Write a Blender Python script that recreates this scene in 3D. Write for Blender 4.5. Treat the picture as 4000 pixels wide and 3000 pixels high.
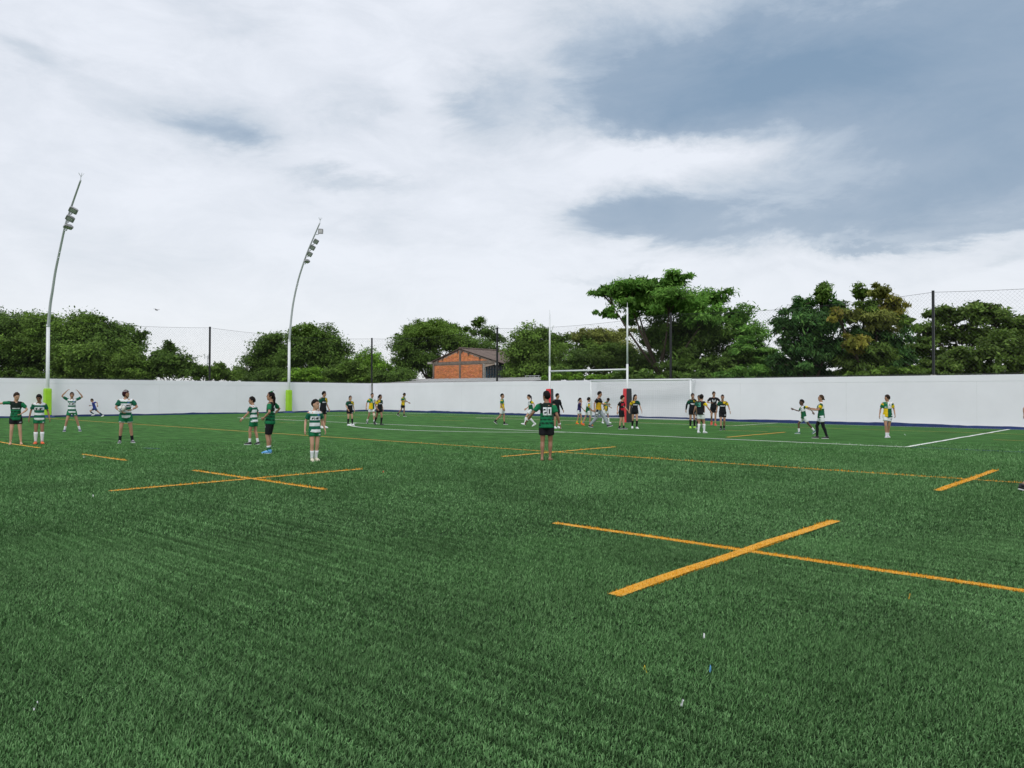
import bpy, bmesh, math, random
import numpy as np
from mathutils import Vector, Matrix, Quaternion
from mathutils.bvhtree import BVHTree

for _o in list(bpy.data.objects): bpy.data.objects.remove(_o, do_unlink=True)
scene = bpy.context.scene
COL = scene.collection
R = math.radians
rng = np.random.default_rng(7)
random.seed(7)

# ------------------------------------------------------------------ camera
FPX, PITCH, ROLL, YAW = 3001.77, .0132369, .00203, -.7333      # focal length in photo pixels, radians
CAM = np.array([26.885, -41.894, 1.5874])                       # field axes: x along the goal line, y towards the far wall
FW = np.array([math.sin(YAW)*math.cos(PITCH), math.cos(YAW)*math.cos(PITCH), math.sin(PITCH)])
RT0 = np.array([math.cos(YAW), -math.sin(YAW), 0.0]); UP0 = np.cross(RT0, FW)
RT = math.cos(ROLL)*RT0 + math.sin(ROLL)*UP0; UP = -math.sin(ROLL)*RT0 + math.cos(ROLL)*UP0
cd = bpy.data.cameras.new('camera'); cam = bpy.data.objects.new('camera', cd); COL.objects.link(cam)
cd.sensor_width = 36; cd.lens = 36*FPX/4000; cd.clip_start = .05; cd.clip_end = 5000
cam.matrix_world = Matrix([[RT[i], UP[i], -FW[i], CAM[i]] for i in range(3)] + [[0, 0, 0, 1]])
scene.camera = cam

# ------------------------------------------------------------------ sky
SUN_EL, SUN_AZ = R(52), R(147)          # azimuth measured from +Y towards +X: behind the camera
world = bpy.data.worlds.new('World'); scene.world = world; world.use_nodes = True
nt = world.node_tree; nt.nodes.clear()
def N(t, **kw):
    n = nt.nodes.new(t)
    for k, v in kw.items(): setattr(n, k, v)
    return n
def L(a, b): nt.links.new(a, b)
def M(op, a, b=None, c=None, clamp=False):
    n = N('ShaderNodeMath', operation=op); n.use_clamp = clamp
    for i, v in enumerate((a, b, c)):
        if v is None: continue
        if isinstance(v, (int, float)): n.inputs[i].default_value = v
        else: L(v, n.inputs[i])
    return n.outputs[0]
tc = N('ShaderNodeTexCoord')
rot = N('ShaderNodeVectorRotate', rotation_type='Z_AXIS'); rot.inputs['Angle'].default_value = YAW   # sky azimuth counted from the goal corner direction
L(tc.outputs['Generated'], rot.inputs['Vector'])
sep = N('ShaderNodeSeparateXYZ'); L(rot.outputs[0], sep.inputs[0])
az = M('ARCTAN2', sep.outputs[0], sep.outputs[1]); el = M('ARCSINE', sep.outputs[2])
comb = N('ShaderNodeCombineXYZ'); L(az, comb.inputs[0]); L(M('MULTIPLY', el, 2.6), comb.inputs[1])
# 3-D noise on the direction itself (seamless), flattened towards the horizon
fl = N('ShaderNodeVectorMath', operation='MULTIPLY'); L(rot.outputs[0], fl.inputs[0]); fl.inputs[1].default_value = (1, 1, 2.6)
def noise(scale, detail, rough, dist=0, off=0):
    n = N('ShaderNodeTexNoise'); n.inputs['Scale'].default_value = scale; n.inputs['Detail'].default_value = detail
    n.inputs['Roughness'].default_value = rough; n.inputs['Distortion'].default_value = dist
    v = N('ShaderNodeVectorMath', operation='ADD'); L(fl.outputs[0], v.inputs[0]); v.inputs[1].default_value = (off, off*.7, off*1.3)
    L(v.outputs[0], n.inputs['Vector']); return n
nw = noise(5.5, 9, .64, .3); sw = N('ShaderNodeSeparateColor'); L(nw.outputs['Color'], sw.inputs[0])
waz = M('ADD', az, M('MULTIPLY', M('SUBTRACT', sw.outputs[0], .5), .26))
wel = M('ADD', el, M('MULTIPLY', M('SUBTRACT', sw.outputs[1], .5), .13))
def px2ae(x, y):
    d = FW + (x-2000)/FPX*RT - (y-1500)/FPX*UP; d = d/np.linalg.norm(d)
    a = math.atan2(d[0], d[1]) - YAW
    return a, math.asin(d[2])
def blob(x, y, sx, sy, w, tilt=0):
    a0, e0 = px2ae(x, y); sa, se = sx/3300, sy/3200
    da = M('SUBTRACT', waz, a0); de = M('SUBTRACT', wel, e0)
    if tilt: de = M('SUBTRACT', de, M('MULTIPLY', da, tilt))
    u = M('DIVIDE', da, sa); v = M('DIVIDE', de, se)
    return M('MULTIPLY', M('EXPONENT', M('MULTIPLY', M('ADD', M('MULTIPLY', u, u), M('MULTIPLY', v, v)), -1)), w)
blobs = [blob(2850, 350, 720, 150, .72), blob(3900, 330, 900, 330, .72), blob(3300, 60, 900, 230, .42), blob(2350, 200, 300, 260, .26), blob(2750, 590, 420, 75, -.20), blob(2450, 640, 260, 90, -.12),
         blob(4050, 640, 640, 170, .52), blob(2480, 850, 330, 85, .62), blob(3000, 860, 520, 85, .46), blob(3650, 790, 420, 80, .30, .1),
         blob(3800, 880, 420, 32, .3, .12), blob(3330, 955, 110, 22, .33), blob(3900, 985, 170, 26, .22, .1), blob(2350, 1050, 170, 20, .16, .08),
         blob(800, 480, 330, 140, .26), blob(850, 540, 150, 65, .28), blob(200, 230, 220, 80, .26, -.2), blob(1880, 430, 170, 170, .28),
         blob(1350, 715, 200, 36, .26), blob(1500, 900, 260, 60, .14), blob(1400, 400, 120, 110, .16), blob(280, 950, 420, 110, .08), blob(3050, 1090, 300, 26, .08), blob(860, 40, 160, 80, .10)]
D = blobs[0]
for b in blobs[1:]: D = M('ADD', D, b)
D = M('MULTIPLY', D, M('ADD', M('MULTIPLY', M('DIVIDE', M('SUBTRACT', wel, .095), .07, clamp=True), .75), .25))
n1 = noise(2.6, 7, .55, .6, 3.1); n2 = noise(8, 10, .66, .5, 9.7)
D = M('ADD', D, M('MULTIPLY', M('SUBTRACT', n1.outputs['Fac'], .5), .24))
D = M('ADD', D, M('MULTIPLY', M('SUBTRACT', n2.outputs['Fac'], .5), .40))
D = M('ADD', D, .05)
n4 = noise(3.4, 9, .6, .8, 21.3); D = M('MULTIPLY', D, M('ADD', M('MULTIPLY', n4.outputs['Fac'], .75), .47))
ramp = N('ShaderNodeValToRGB'); L(D, ramp.inputs[0]); cr = ramp.color_ramp
cr.elements[0].position = 0; cr.elements[0].color = (.765, .80, .87, 1)
cr.elements[1].position = 1; cr.elements[1].color = (.185, .285, .41, 1)
for p, c in ((.10, (.685, .725, .795, 1)), (.23, (.575, .63, .705, 1)), (.38, (.41, .49, .59, 1)), (.56, (.275, .365, .48, 1))):
    e = cr.elements.new(p); e.color = c
# air near the horizon: a pale warm white
hz = M('EXPONENT', M('MULTIPLY', M('ABSOLUTE', el), -8.0))
hm = N('ShaderNodeMix', data_type='RGBA'); L(M('MULTIPLY', hz, .85), hm.inputs[0]); L(ramp.outputs[0], hm.inputs[6]); hm.inputs[7].default_value = (.79, .80, .80, 1)
bgc = N('ShaderNodeBackground'); L(hm.outputs[2], bgc.inputs[0]); bgc.inputs[1].default_value = 1.0
sky = N('ShaderNodeTexSky', sky_type='NISHITA'); sky.sun_disc = False; sky.sun_elevation = SUN_EL; sky.sun_rotation = SUN_AZ
bgs = N('ShaderNodeBackground'); L(sky.outputs[0], bgs.inputs[0]); bgs.inputs[1].default_value = .10
mx = N('ShaderNodeMixShader'); mx.inputs[0].default_value = .93; L(bgs.outputs[0], mx.inputs[1]); L(bgc.outputs[0], mx.inputs[2])
wo = N('ShaderNodeOutputWorld'); L(mx.outputs[0], wo.inputs[0])

sl = bpy.data.lights.new('sun', 'SUN'); sl.energy = 1.25; sl.angle = R(14); sl.color = (1, .97, .92)
so = bpy.data.objects.new('sun', sl); COL.objects.link(so)
sd = Vector((math.sin(SUN_AZ)*math.cos(SUN_EL), math.cos(SUN_AZ)*math.cos(SUN_EL), math.sin(SUN_EL)))
so.rotation_euler = sd.to_track_quat('Z', 'Y').to_euler(); so.location = (0, 0, 60)
vs = scene.view_settings; vs.view_transform = 'Standard'; vs.look = 'None'; vs.exposure = .18; vs.gamma = 1; vs.use_curve_mapping = False

# ------------------------------------------------------------------ materials
def material(name, color, rough=.6, var=.12, scale=6.0, bump=0.0, bscale=40.0, metal=0.0, spec=.5, attr=None, trans=0.0, detail=4, coat=0.0):
    m = bpy.data.materials.new(name); m.use_nodes = True; t = m.node_tree; nd = t.nodes; p = nd['Principled BSDF']
    p.inputs['Roughness'].default_value = rough; p.inputs['Metallic'].default_value = metal; p.inputs['Specular IOR Level'].default_value = spec
    if coat: p.inputs['Coat Weight'].default_value = coat
    co = nd.new('ShaderNodeTexCoord')
    if attr:
        a = nd.new('ShaderNodeAttribute'); a.attribute_name = attr; src = a.outputs['Color']
    else:
        a = nd.new('ShaderNodeRGB'); a.outputs[0].default_value = (*color, 1); src = a.outputs[0]
    nz = nd.new('ShaderNodeTexNoise'); nz.inputs['Scale'].default_value = scale; nz.inputs['Detail'].default_value = detail; nz.inputs['Roughness'].default_value = .6
    t.links.new(co.outputs['Object'], nz.inputs['Vector'])
    mr = nd.new('ShaderNodeMapRange'); mr.inputs['From Min'].default_value = .25; mr.inputs['From Max'].default_value = .75
    mr.inputs['To Min'].default_value = 1-var; mr.inputs['To Max'].default_value = 1+var; t.links.new(nz.outputs['Fac'], mr.inputs['Value'])
    mu = nd.new('ShaderNodeVectorMath'); mu.operation = 'SCALE'; t.links.new(src, mu.inputs[0]); t.links.new(mr.outputs[0], mu.inputs['Scale'])
    t.links.new(mu.outputs[0], p.inputs['Base Color'])
    if bump:
        nb = nd.new('ShaderNodeTexNoise'); nb.inputs['Scale'].default_value = bscale; nb.inputs['Detail'].default_value = 5; t.links.new(co.outputs['Object'], nb.inputs['Vector'])
        bp = nd.new('ShaderNodeBump'); bp.inputs['Strength'].default_value = bump; bp.inputs['Distance'].default_value = .02
        t.links.new(nb.outputs['Fac'], bp.inputs['Height']); t.links.new(bp.outputs[0], p.inputs['Normal'])
    if trans:
        tr = nd.new('ShaderNodeBsdfTranslucent'); t.links.new(mu.outputs[0], tr.inputs[0]); ms = nd.new('ShaderNodeMixShader'); ms.inputs[0].default_value = trans
        t.links.new(p.outputs[0], ms.inputs[1]); t.links.new(tr.outputs[0], ms.inputs[2]); t.links.new(ms.outputs[0], nd['Material Output'].inputs[0])
    return m
MT = dict(
    wall=material('white_wall_paint', (.86, .845, .905), .75, .06, .35, .12, 18, detail=8),
    walljoint=material('wall_joint_filler', (.74, .73, .77), .8, .2, 2),
    navy=material('navy_wall_paint', (.016, .036, .15), .6, .25, 3, .1, 30),
    black_metal=material('black_paint_metal', (.012, .013, .015), .45, .2, 8),
    wire=material('dark_net_cord', (.025, .027, .03), .6, .1, 5),
    white_metal=material('white_paint_metal', (.72, .74, .75), .35, .04, 3),
    grey_metal=material('galvanised_grey', (.52, .54, .56), .4, .06, 3, metal=.15),
    lamp_body=material('lamp_grey_casting', (.30, .295, .31), .5, .1, 6),
    lamp_glass=material('lamp_glass', (.50, .49, .50), .15, .1, 4),
    lime=material('lime_vinyl', (.33, .62, .02), .45, .08, 4, .15, 12),
    red=material('red_vinyl', (.74, .035, .045), .35, .15, 5, .25, 9),
    blackvinyl=material('black_vinyl', (.018, .018, .02), .35, .2, 5, .25, 9),
    net=material('grey_goal_net', (.50, .51, .53), .7, .1, 4),
    soil=material('rough_grass_soil', (.075, .085, .03), .9, .35, .5, .4, 3),
    brick=material('orange_brick', (.62, .20, .07), .85, .22, 2.2, .2, 30, attr='Col'),
    mortar=material('pale_mortar', (.42, .33, .26), .9, .1, 6),
    concrete=material('weathered_concrete', (.20, .165, .135), .9, .4, 2.0, .3, 12),
    concrete_pale=material('pale_concrete', (.42, .40, .37), .85, .15, 3),
    roof=material('old_fibre_cement', (.15, .112, .095), .9, .35, 1.6, .3, 10),
    flatroof=material('grey_sheet_roof', (.33, .33, .32), .8, .2, .7, .2, 4),
    bluesteel=material('blue_window_steel', (.04, .15, .26), .45, .15, 4),
    darkglass=material('dark_window_glass', (.006, .012, .025), .12, .1, 3),
    bark=material('bark', (.075, .055, .04), .9, .3, 6, .6, 14),
    leaf=material('leaf', (.05, .1, .03), .6, .1, 1.2, attr='Col', trans=.28, spec=.16),
    skin=material('skin', (.4, .25, .17), .5, .06, 9, attr='Col'),
    cloth=material('jersey_cloth', (.5, .5, .5), .75, .07, 14, .25, 11, attr='Col', spec=.12),
    hair=material('hair', (.012, .009, .008), .6, .2, 30, .3, 60, attr='Col', spec=.12),
    shoe=material('shoe', (.5, .5, .5), .45, .08, 20, attr='Col'),
    blade=material('turf_fibre', (.04, .1, .04), .6, .10, .45, attr='Col', trans=.2, spec=.10, detail=6),
)
def turf_material():
    m = material('turf_mat', (.058, .160, .038), .85, .16, .55, .0, 1, spec=.06, detail=9)
    t = m.node_tree; nd = t.nodes; p = nd['Principled BSDF']
    co = [n for n in nd if n.type == 'TEX_COORD'][0]
    src = p.inputs['Base Color'].links[0].from_socket
    n2 = nd.new('ShaderNodeTexNoise'); n2.inputs['Scale'].default_value = 1.7; n2.inputs['Detail'].default_value = 9; n2.inputs['Roughness'].default_value = .66
    mp = nd.new('ShaderNodeMapping'); mp.inputs['Scale'].default_value = (.55, 1.9, 1)
    t.links.new(co.outputs['Object'], mp.inputs[0]); t.links.new(mp.outputs[0], n2.inputs['Vector'])
    mr = nd.new('ShaderNodeMapRange'); mr.inputs['From Min'].default_value = .3; mr.inputs['From Max'].default_value = .7; mr.inputs['To Min'].default_value = .45; mr.inputs['To Max'].default_value = 1.55
    t.links.new(n2.outputs['Fac'], mr.inputs['Value'])
    mu = nd.new('ShaderNodeVectorMath'); mu.operation = 'SCALE'; t.links.new(src, mu.inputs[0]); t.links.new(mr.outputs[0], mu.inputs['Scale']); t.links.new(mu.outputs[0], p.inputs['Base Color'])
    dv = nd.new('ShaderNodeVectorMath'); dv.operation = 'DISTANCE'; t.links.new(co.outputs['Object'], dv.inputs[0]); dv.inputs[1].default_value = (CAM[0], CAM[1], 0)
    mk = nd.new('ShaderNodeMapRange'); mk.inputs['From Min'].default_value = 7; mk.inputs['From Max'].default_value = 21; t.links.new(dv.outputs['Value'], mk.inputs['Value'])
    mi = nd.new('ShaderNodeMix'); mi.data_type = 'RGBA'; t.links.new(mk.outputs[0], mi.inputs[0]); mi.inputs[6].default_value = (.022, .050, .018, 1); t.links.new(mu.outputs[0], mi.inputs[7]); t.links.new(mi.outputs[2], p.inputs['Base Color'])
    n3 = nd.new('ShaderNodeTexNoise'); n3.inputs['Scale'].default_value = 22; n3.inputs['Detail'].default_value = 6; n3.inputs['Roughness'].default_value = .75; t.links.new(co.outputs['Object'], n3.inputs['Vector'])
    bp = nd.new('ShaderNodeBump'); bp.inputs['Strength'].default_value = 1.0; bp.inputs['Distance'].default_value = .06
    t.links.new(n3.outputs['Fac'], bp.inputs['Height']); t.links.new(bp.outputs[0], p.inputs['Normal'])
    return m
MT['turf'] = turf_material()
YEL, WHI, BLU = (.72, .36, .02), (.74, .78, .70), (.03, .085, .13)
MT['yline'] = material('yellow_turf_fibre', YEL, .6, .22, 14, .6, 60)
MT['wline'] = material('white_turf_fibre', WHI, .6, .14, 14, .6, 60)
MT['bline'] = material('blue_turf_fibre', BLU, .6, .3, 6, .6, 60)

# ------------------------------------------------------------------ mesh helpers
class MB:
    def __init__(s): s.v = []; s.f = []; s.m = []
    def add(s, vs, fs, mi=0):
        b = len(s.v); s.v.extend([tuple(map(float, p)) for p in vs]); s.f.extend([tuple(b+i for i in f) for f in fs]); s.m.extend([mi]*len(fs)); return s
    def box(s, a, b, mi=0):
        (x0, y0, z0), (x1, y1, z1) = a, b
        return s.add([(x0,y0,z0),(x1,y0,z0),(x1,y1,z0),(x0,y1,z0),(x0,y0,z1),(x1,y0,z1),(x1,y1,z1),(x0,y1,z1)],
                     [(0,3,2,1),(4,5,6,7),(0,1,5,4),(1,2,6,5),(2,3,7,6),(3,0,4,7)], mi)
    def obox(s, c, ax, ay, az, mi=0):
        c, ax, ay, az = map(np.array, (c, ax, ay, az))
        P = [c+i*ax+j*ay+k*az for k in (-1, 1) for i, j in ((-1,-1),(1,-1),(1,1),(-1,1))]
        return s.add(P, [(0,3,2,1),(4,5,6,7),(0,1,5,4),(1,2,6,5),(2,3,7,6),(3,0,4,7)], mi)
    def loft(s, rings, mi=0, caps=True):
        n = len(rings[0]); vs = [p for r in rings for p in r]; fs = []
        for k in range(len(rings)-1):
            for i in range(n):
                j = (i+1) % n; fs.append((k*n+i, k*n+j, (k+1)*n+j, (k+1)*n+i))
        if caps: fs.append(tuple(reversed(range(n)))); fs.append(tuple((len(rings)-1)*n+i for i in range(n)))
        return s.add(vs, fs, mi)
    def tube(s, pts, rad, n=8, mi=0, caps=True, flat=None, ref=None):
        pts = [np.array(p, float) for p in pts]; rings = []; m = len(pts)
        if isinstance(rad, (int, float)): rad = [rad]*m
        u = None
        for i, p in enumerate(pts):
            t = pts[min(i+1, m-1)] - pts[max(i-1, 0)]; t = t/(np.linalg.norm(t)+1e-9)
            if u is None:
                r = np.array(ref if ref is not None else ((0, 0, 1) if abs(t[2]) < .9 else (0, 1, 0)), float)
                u = r - t*(r@t)
            else: u = u - t*(u@t)
            u = u/(np.linalg.norm(u)+1e-9); w = np.cross(t, u)
            ru = rw = rad[i]
            if isinstance(rad[i], tuple): ru, rw = rad[i]
            rings.append([p + math.cos(2*math.pi*k/n)*ru*u + math.sin(2*math.pi*k/n)*rw*w for k in range(n)])
        return s.loft(rings, mi, caps)
    def ball(s, c, r, n=10, m=7, mi=0, fn=None):
        c = np.array(c, float); rings = []
        for k in range(m+1):
            th = math.pi*(.02+.96*k/m); rings.append([])
            for i in range(n):
                ph = 2*math.pi*i/n; d = np.array([math.sin(th)*math.cos(ph), math.sin(th)*math.sin(ph), -math.cos(th)])
                k2 = fn(d) if fn else 1
                rings[-1].append(c + d*np.array(r)*k2)
        return s.loft(rings, mi)
    def mesh(s, name):
        me = bpy.data.meshes.new(name); me.from_pydata(s.v, [], s.f)
        if any(s.m): me.polygons.foreach_set('material_index', s.m)
        me.update(); return me
    def build(s, name, mats, parent=None, smooth=False, loc=None):
        me = s.mesh(name)
        for m in (mats if isinstance(mats, (list, tuple)) else [mats]): me.materials.append(MT[m] if isinstance(m, str) else m)
        if smooth: me.polygons.foreach_set('use_smooth', [True]*len(me.polygons))
        return link(name, me, parent, loc)
def link(name, me, parent=None, loc=None):
    o = bpy.data.objects.new(name, me); COL.objects.link(o)
    if parent is not None: o.parent = parent
    if loc is not None: o.location = loc
    return o
def tag(o, label=None, cat=None, group=None, kind=None):
    if label: o['label'] = label
    if cat: o['category'] = cat
    if group: o['group'] = group
    if kind: o['kind'] = kind
    return o
def thing(name, label, cat, loc=(0, 0, 0), group=None, rz=0):
    o = bpy.data.objects.new(name, None); COL.objects.link(o); o.location = loc; o.rotation_euler = (0, 0, rz); o.empty_display_size = .2
    return tag(o, label, cat, group)
def spot(px, py, depth):      # the point that lies `depth` metres ahead in the photograph's direction
    d = FW + (px-2000)/FPX*RT - (py-1500)/FPX*UP; return CAM + d*depth
def set_colors(me, cols, name='Col'):
    a = me.color_attributes.new(name, 'FLOAT_COLOR', 'POINT'); c = np.ones((len(me.vertices), 4), np.float32); c[:, :3] = cols
    a.data.foreach_set('color', c.ravel())

# ------------------------------------------------------------------ ground, turf, painted lines
g = MB(); g.add([(-900,-900,-.06),(900,-900,-.06),(900,900,-.06),(-900,900,-.06)], [(0,1,2,3)]); tag(g.build('ground', 'soil'), kind='structure')
def wall_y(x): return .85 - .04*x
LX = -30.15
g = MB(); g.add([(LX,-70,0),(60,-70,0),(60,wall_y(60),0),(LX,wall_y(LX),0)], [(0,1,2,3)]); tag(g.build('turf', 'turf'), kind='structure')
LINES = []   # x0,y0,x1,y1,width,colour
def line(x0, y0, x1, y1, w, mat, z=.004, wob=.012):
    LINES.append((x0, y0, x1, y1, w, mat)); a = np.array([x0, y0]); b = np.array([x1, y1]); d = b-a; Ln = np.linalg.norm(d); d = d/Ln; n = np.array([-d[1], d[0]])
    k = max(2, int(Ln/.6)); V = []; F = []
    for i in range(k+1):
        p = a + d*Ln*i/k; j = rng.normal(0, wob)
        V += [(*(p+n*(w/2+j)), z), (*(p-n*(w/2-j)), z)]
        if i: F.append((2*i-2, 2*i-1, 2*i+1, 2*i))
    o = MB().add(V, F).build({'yline': 'yellow_pitch_line', 'wline': 'white_pitch_line', 'bline': 'blue_pitch_line'}[mat], mat); tag(o, kind='structure'); return o
w = 'wline'
line(LX+.4, 0, 45, 0, .10, w)
line(-20.16, -16.5, 20.16, -16.5, .13, w, .008); line(20.16, -16.45, 20.16, -.06, .13, w, .012); line(-20.16, -16.45, -20.16, -.06, .13, w, .012)
line(-9.16, -5.5, 9.16, -5.5, .10, w, .008); line(9.16, -5.45, 9.16, -.06, .10, w, .012); line(-9.16, -5.45, -9.16, -.06, .10, w, .012)
arc = [(9.15*math.sin(t), -11-9.15*math.cos(t)) for t in np.linspace(-.925, .925, 33)]
V = []; F = []
for i, (x, y) in enumerate(arc):
    dx, dy = x/9.15, (y+11)/9.15; V += [(x+dx*.065, y+dy*.065, .016), (x-dx*.065, y-dy*.065, .016)]
    if i: F.append((2*i-2, 2*i-1, 2*i+1, 2*i))
tag(MB().add(V, F).build('white_pitch_line', 'wline'), kind='structure')
y = 'yline'
for x0, x1 in ((20.93, 26.1), (11.39, 16.1), (5.2, 7.98), (-3.2, 1.85), (-12.5, -8.2)): line(x0, -34.5, x1, -34.5, .105, y, .007)
for x, y0, y1 in ((23.42,-36.85,-32.0), (23.6,-27.75,-23.0), (13.72,-37,-32), (13.68,-27.6,-22.6), (13.73,-15.4,-10.1), (4.0,-27.5,-23.0)): 
    if x > 5: line(x, y0, x, y1, .125, y, .011)
line(LX+.6, -25.45, 40, -25.4, .09, y, .008)
for x0, x1 in ((21.35, 26.4), (11.1, 13.1), (2.2, 3.55), (-8, -5.2), (-18, -15.2)): line(x0, -10.4, x1, -10.4, .06, y, .02)
line(LX+.4, -5.2, 45, -5.2, .055, y, .02)
for x, y0, y1 in ((-10.9,-19.2,-18.0), (-15.2,-16.4,-14.9), (15.9,-10.42,-10.41)): 
    if x < 0: line(x, y0, x+1.6, y0+.1, .05, y, .02)
line(20.3, -16.5, 45, -16.3, .11, 'bline', .008, .03); line(4.0, -32.5, 4.7, -32.3, .10, 'bline', .008, .04)

# ------------------------------------------------------------------ boundary walls
WH = 2.55
def wall(a, b, nrm, label, skirt_h, name='boundary_wall'):
    a = np.array(a, float); b = np.array(b, float); nrm = np.array(nrm, float); d = b-a; Ln = np.linalg.norm(d); d /= Ln
    t = thing(name, label, 'wall', (0, 0, 0), 'white walls round the pitch')
    mb = MB(); k = int(Ln/3); th = .22
    for i in range(k):
        p, q = a+d*Ln*i/k, a+d*Ln*(i+1)/k
        mb.add([(*p,-.05),(*q,-.05),(*(q-nrm*th),-.05),(*(p-nrm*th),-.05),(*p,WH),(*q,WH),(*(q-nrm*th),WH),(*(p-nrm*th),WH)], [(0,1,5,4),(2,3,7,6),(4,5,6,7)])
    mb.build('wall_face', 'wall', t)
    mb = MB(); mb.add([(*(a+nrm*.006),WH-.3),(*(b+nrm*.006),WH-.3),(*(b+nrm*.006),WH+.004),(*(a+nrm*.006),WH+.004),(*(a-nrm*(th+.006)),WH+.004),(*(b-nrm*(th+.006)),WH+.004),(*a,WH-.302),(*b,WH-.302)],
                      [(0,1,2,3),(3,2,5,4),(6,7,1,0)]); mb.build('top_band', 'wall', t)
    for i in range(1, int(Ln/6.1)):
        p = a+d*6.1*i; MB().add([(*(p-d*.007+nrm*.002), .0), (*(p+d*.007+nrm*.002), .0), (*(p+d*.007+nrm*.002), WH-.31), (*(p-d*.007+nrm*.002), WH-.31)], [(0, 1, 2, 3)]).build('joint', 'walljoint', t)
    V = []; F = []; k = int(Ln/.35); h = skirt_h
    for i in range(k+1):
        p = a+d*Ln*i/k+nrm*.008; h += (skirt_h-h)*.3+rng.normal(0, .012)
        V += [(*p, -.02), (*p, h), (*(p-nrm*.008), h+.002)]
        if i: c = 3*i; F += [(c-3, c, c+1, c-2), (c-2, c+1, c+2, c-1)]
    MB().add(V, F).build('skirting', 'navy', t)
    return t
wall((LX, -60), (LX, wall_y(LX)), (1, 0), 'long white wall on the left behind the two curved lamp masts', .12)
wall((LX+.225, wall_y(LX+.225)), (58, wall_y(58)), (-.04, -1), 'long white wall behind the football goal with broad navy foot', .155)

# ------------------------------------------------------------------ net fences on the walls
def fence(pts, label, zt=6.68, extra=()):
    t = thing('net_fence', label, 'fence', (0, 0, 0), 'black net fences on the walls')
    z0 = WH+.01
    for i, p in enumerate(pts):
        if i in extra: continue
        mb = MB(); x, yy = p; mb.box((x-.055, yy-.055, z0), (x+.055, yy+.055, zt+.08)); po = mb.build('post', 'black_metal', t)
        MB().box((x-.11, yy-.10, WH+.004), (x+.11, yy+.10, WH+.03)).build('base_plate', 'concrete_pale', po)
    for i in range(len(pts)-1):
        a, b = np.array(pts[i]), np.array(pts[i+1]); Ln = np.linalg.norm(b-a); d = (b-a)/Ln
        mb = MB(); sag = lambda s: .26*4*(s/Ln)*(1-s/Ln)
        pt = lambda s, z: (*(a+d*s), z)
        top = lambda s: zt - sag(s)
        mb.tube([pt(Ln*k/12, top(Ln*k/12)) for k in range(13)], .008, 4); mb.tube([pt(0, z0+.05), pt(Ln, z0+.05)], .010, 4)
        H = zt-z0; pitch = .19; k = int(Ln/pitch)
        for j in range(-int(H/pitch)-1, k+1):
            for sgn in (1, -1):
                s0 = j*pitch if sgn > 0 else Ln-j*pitch
                # clip the diagonal s=s0+sgn*(z-z0) to the bay
                q = []
                for u in (0.0, H):
                    q.append((s0+sgn*u, z0+u))
                (sa, za), (sb, zb) = q
                if sgn > 0:
                    if sa < 0: za -= sa; sa = 0.0
                    if sb > Ln: zb -= sb-Ln; sb = Ln
                else:
                    if sa > Ln: za += sa-Ln; sa = Ln
                    if sb < 0: zb += sb; sb = 0.0
                for _ in range(4):
                    ex = zb-top(min(max(sb, 0), Ln))
                    if ex > 0: zb -= ex*.8; sb -= sgn*ex*.8
                if zb-za < .05: continue
                mb.tube([pt(sa, za), pt(sb, zb)], .0023, 3, caps=False)
        mb.build('netting', 'wire', t)
    return t
fence([(LX-.12, y) for y in (-58, -43.5, -28.6, -13.4, wall_y(LX)-.12+.25)], 'black net fence with tall posts on top of the left white wall', extra=(4,))
fence([(x, wall_y(x)+.12) for x in (LX-.12, -13.78, 1.84, 16.94, 32, 47)], 'black net fence with tall posts on top of the wall behind the goal')

# ------------------------------------------------------------------ lamp masts
def smooth_path(P, k=6):
    P = [np.array(p, float) for p in P]; out = []
    for i in range(len(P)-1):
        p0, p1, p2, p3 = P[max(i-1, 0)], P[i], P[i+1], P[min(i+2, len(P)-1)]
        for j in range(k):
            t = j/k; out.append(.5*((2*p1)+(-p0+p2)*t+(2*p0-5*p1+4*p2-p3)*t*t+(-p0+3*p1-3*p2+p3)*t**3))
    out.append(P[-1]); return out
def lamp_head(parent, attach, c, n, size, arm=True, name='floodlight'):
    c = np.array(c, float); n = np.array(n, float); n /= np.linalg.norm(n)
    sx = np.array((0, 1.0, 0)); sx = sx-n*(sx@n); sx /= np.linalg.norm(sx); sy = np.cross(n, sx)
    mb = MB(); h = .07
    pr = lambda u, v, w: c+sx*u+sy*v+n*w
    a, b = size
    o1 = [(-a,-b*.8),(-a*.8,-b),(a*.8,-b),(a,-b*.8),(a,b*.8),(a*.8,b),(-a*.8,b),(-a,b*.8)]
    mb.loft([[pr(u*.8, v*.8, -h) for u, v in o1], [pr(u, v, -h*.3) for u, v in o1], [pr(u, v, h) for u, v in o1]])
    for q in np.linspace(-.6, .6, 7): mb.obox(pr(a*q, 0, -h*1.3), sx*.012, sy*b*.7, n*h*.5)
    lo = mb.build(name, 'lamp_body', parent)
    MB().obox(pr(0, 0, h+.004), sx*a*.62, sy*b*.62, n*.006).build('lens', 'lamp_glass', lo)
    MB().tube([attach, (np.array(attach)*.45+c*.55)+np.array((0, 0, -.12)), c-n*h], .035, 6).build('bracket', 'grey_metal', lo)
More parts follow.
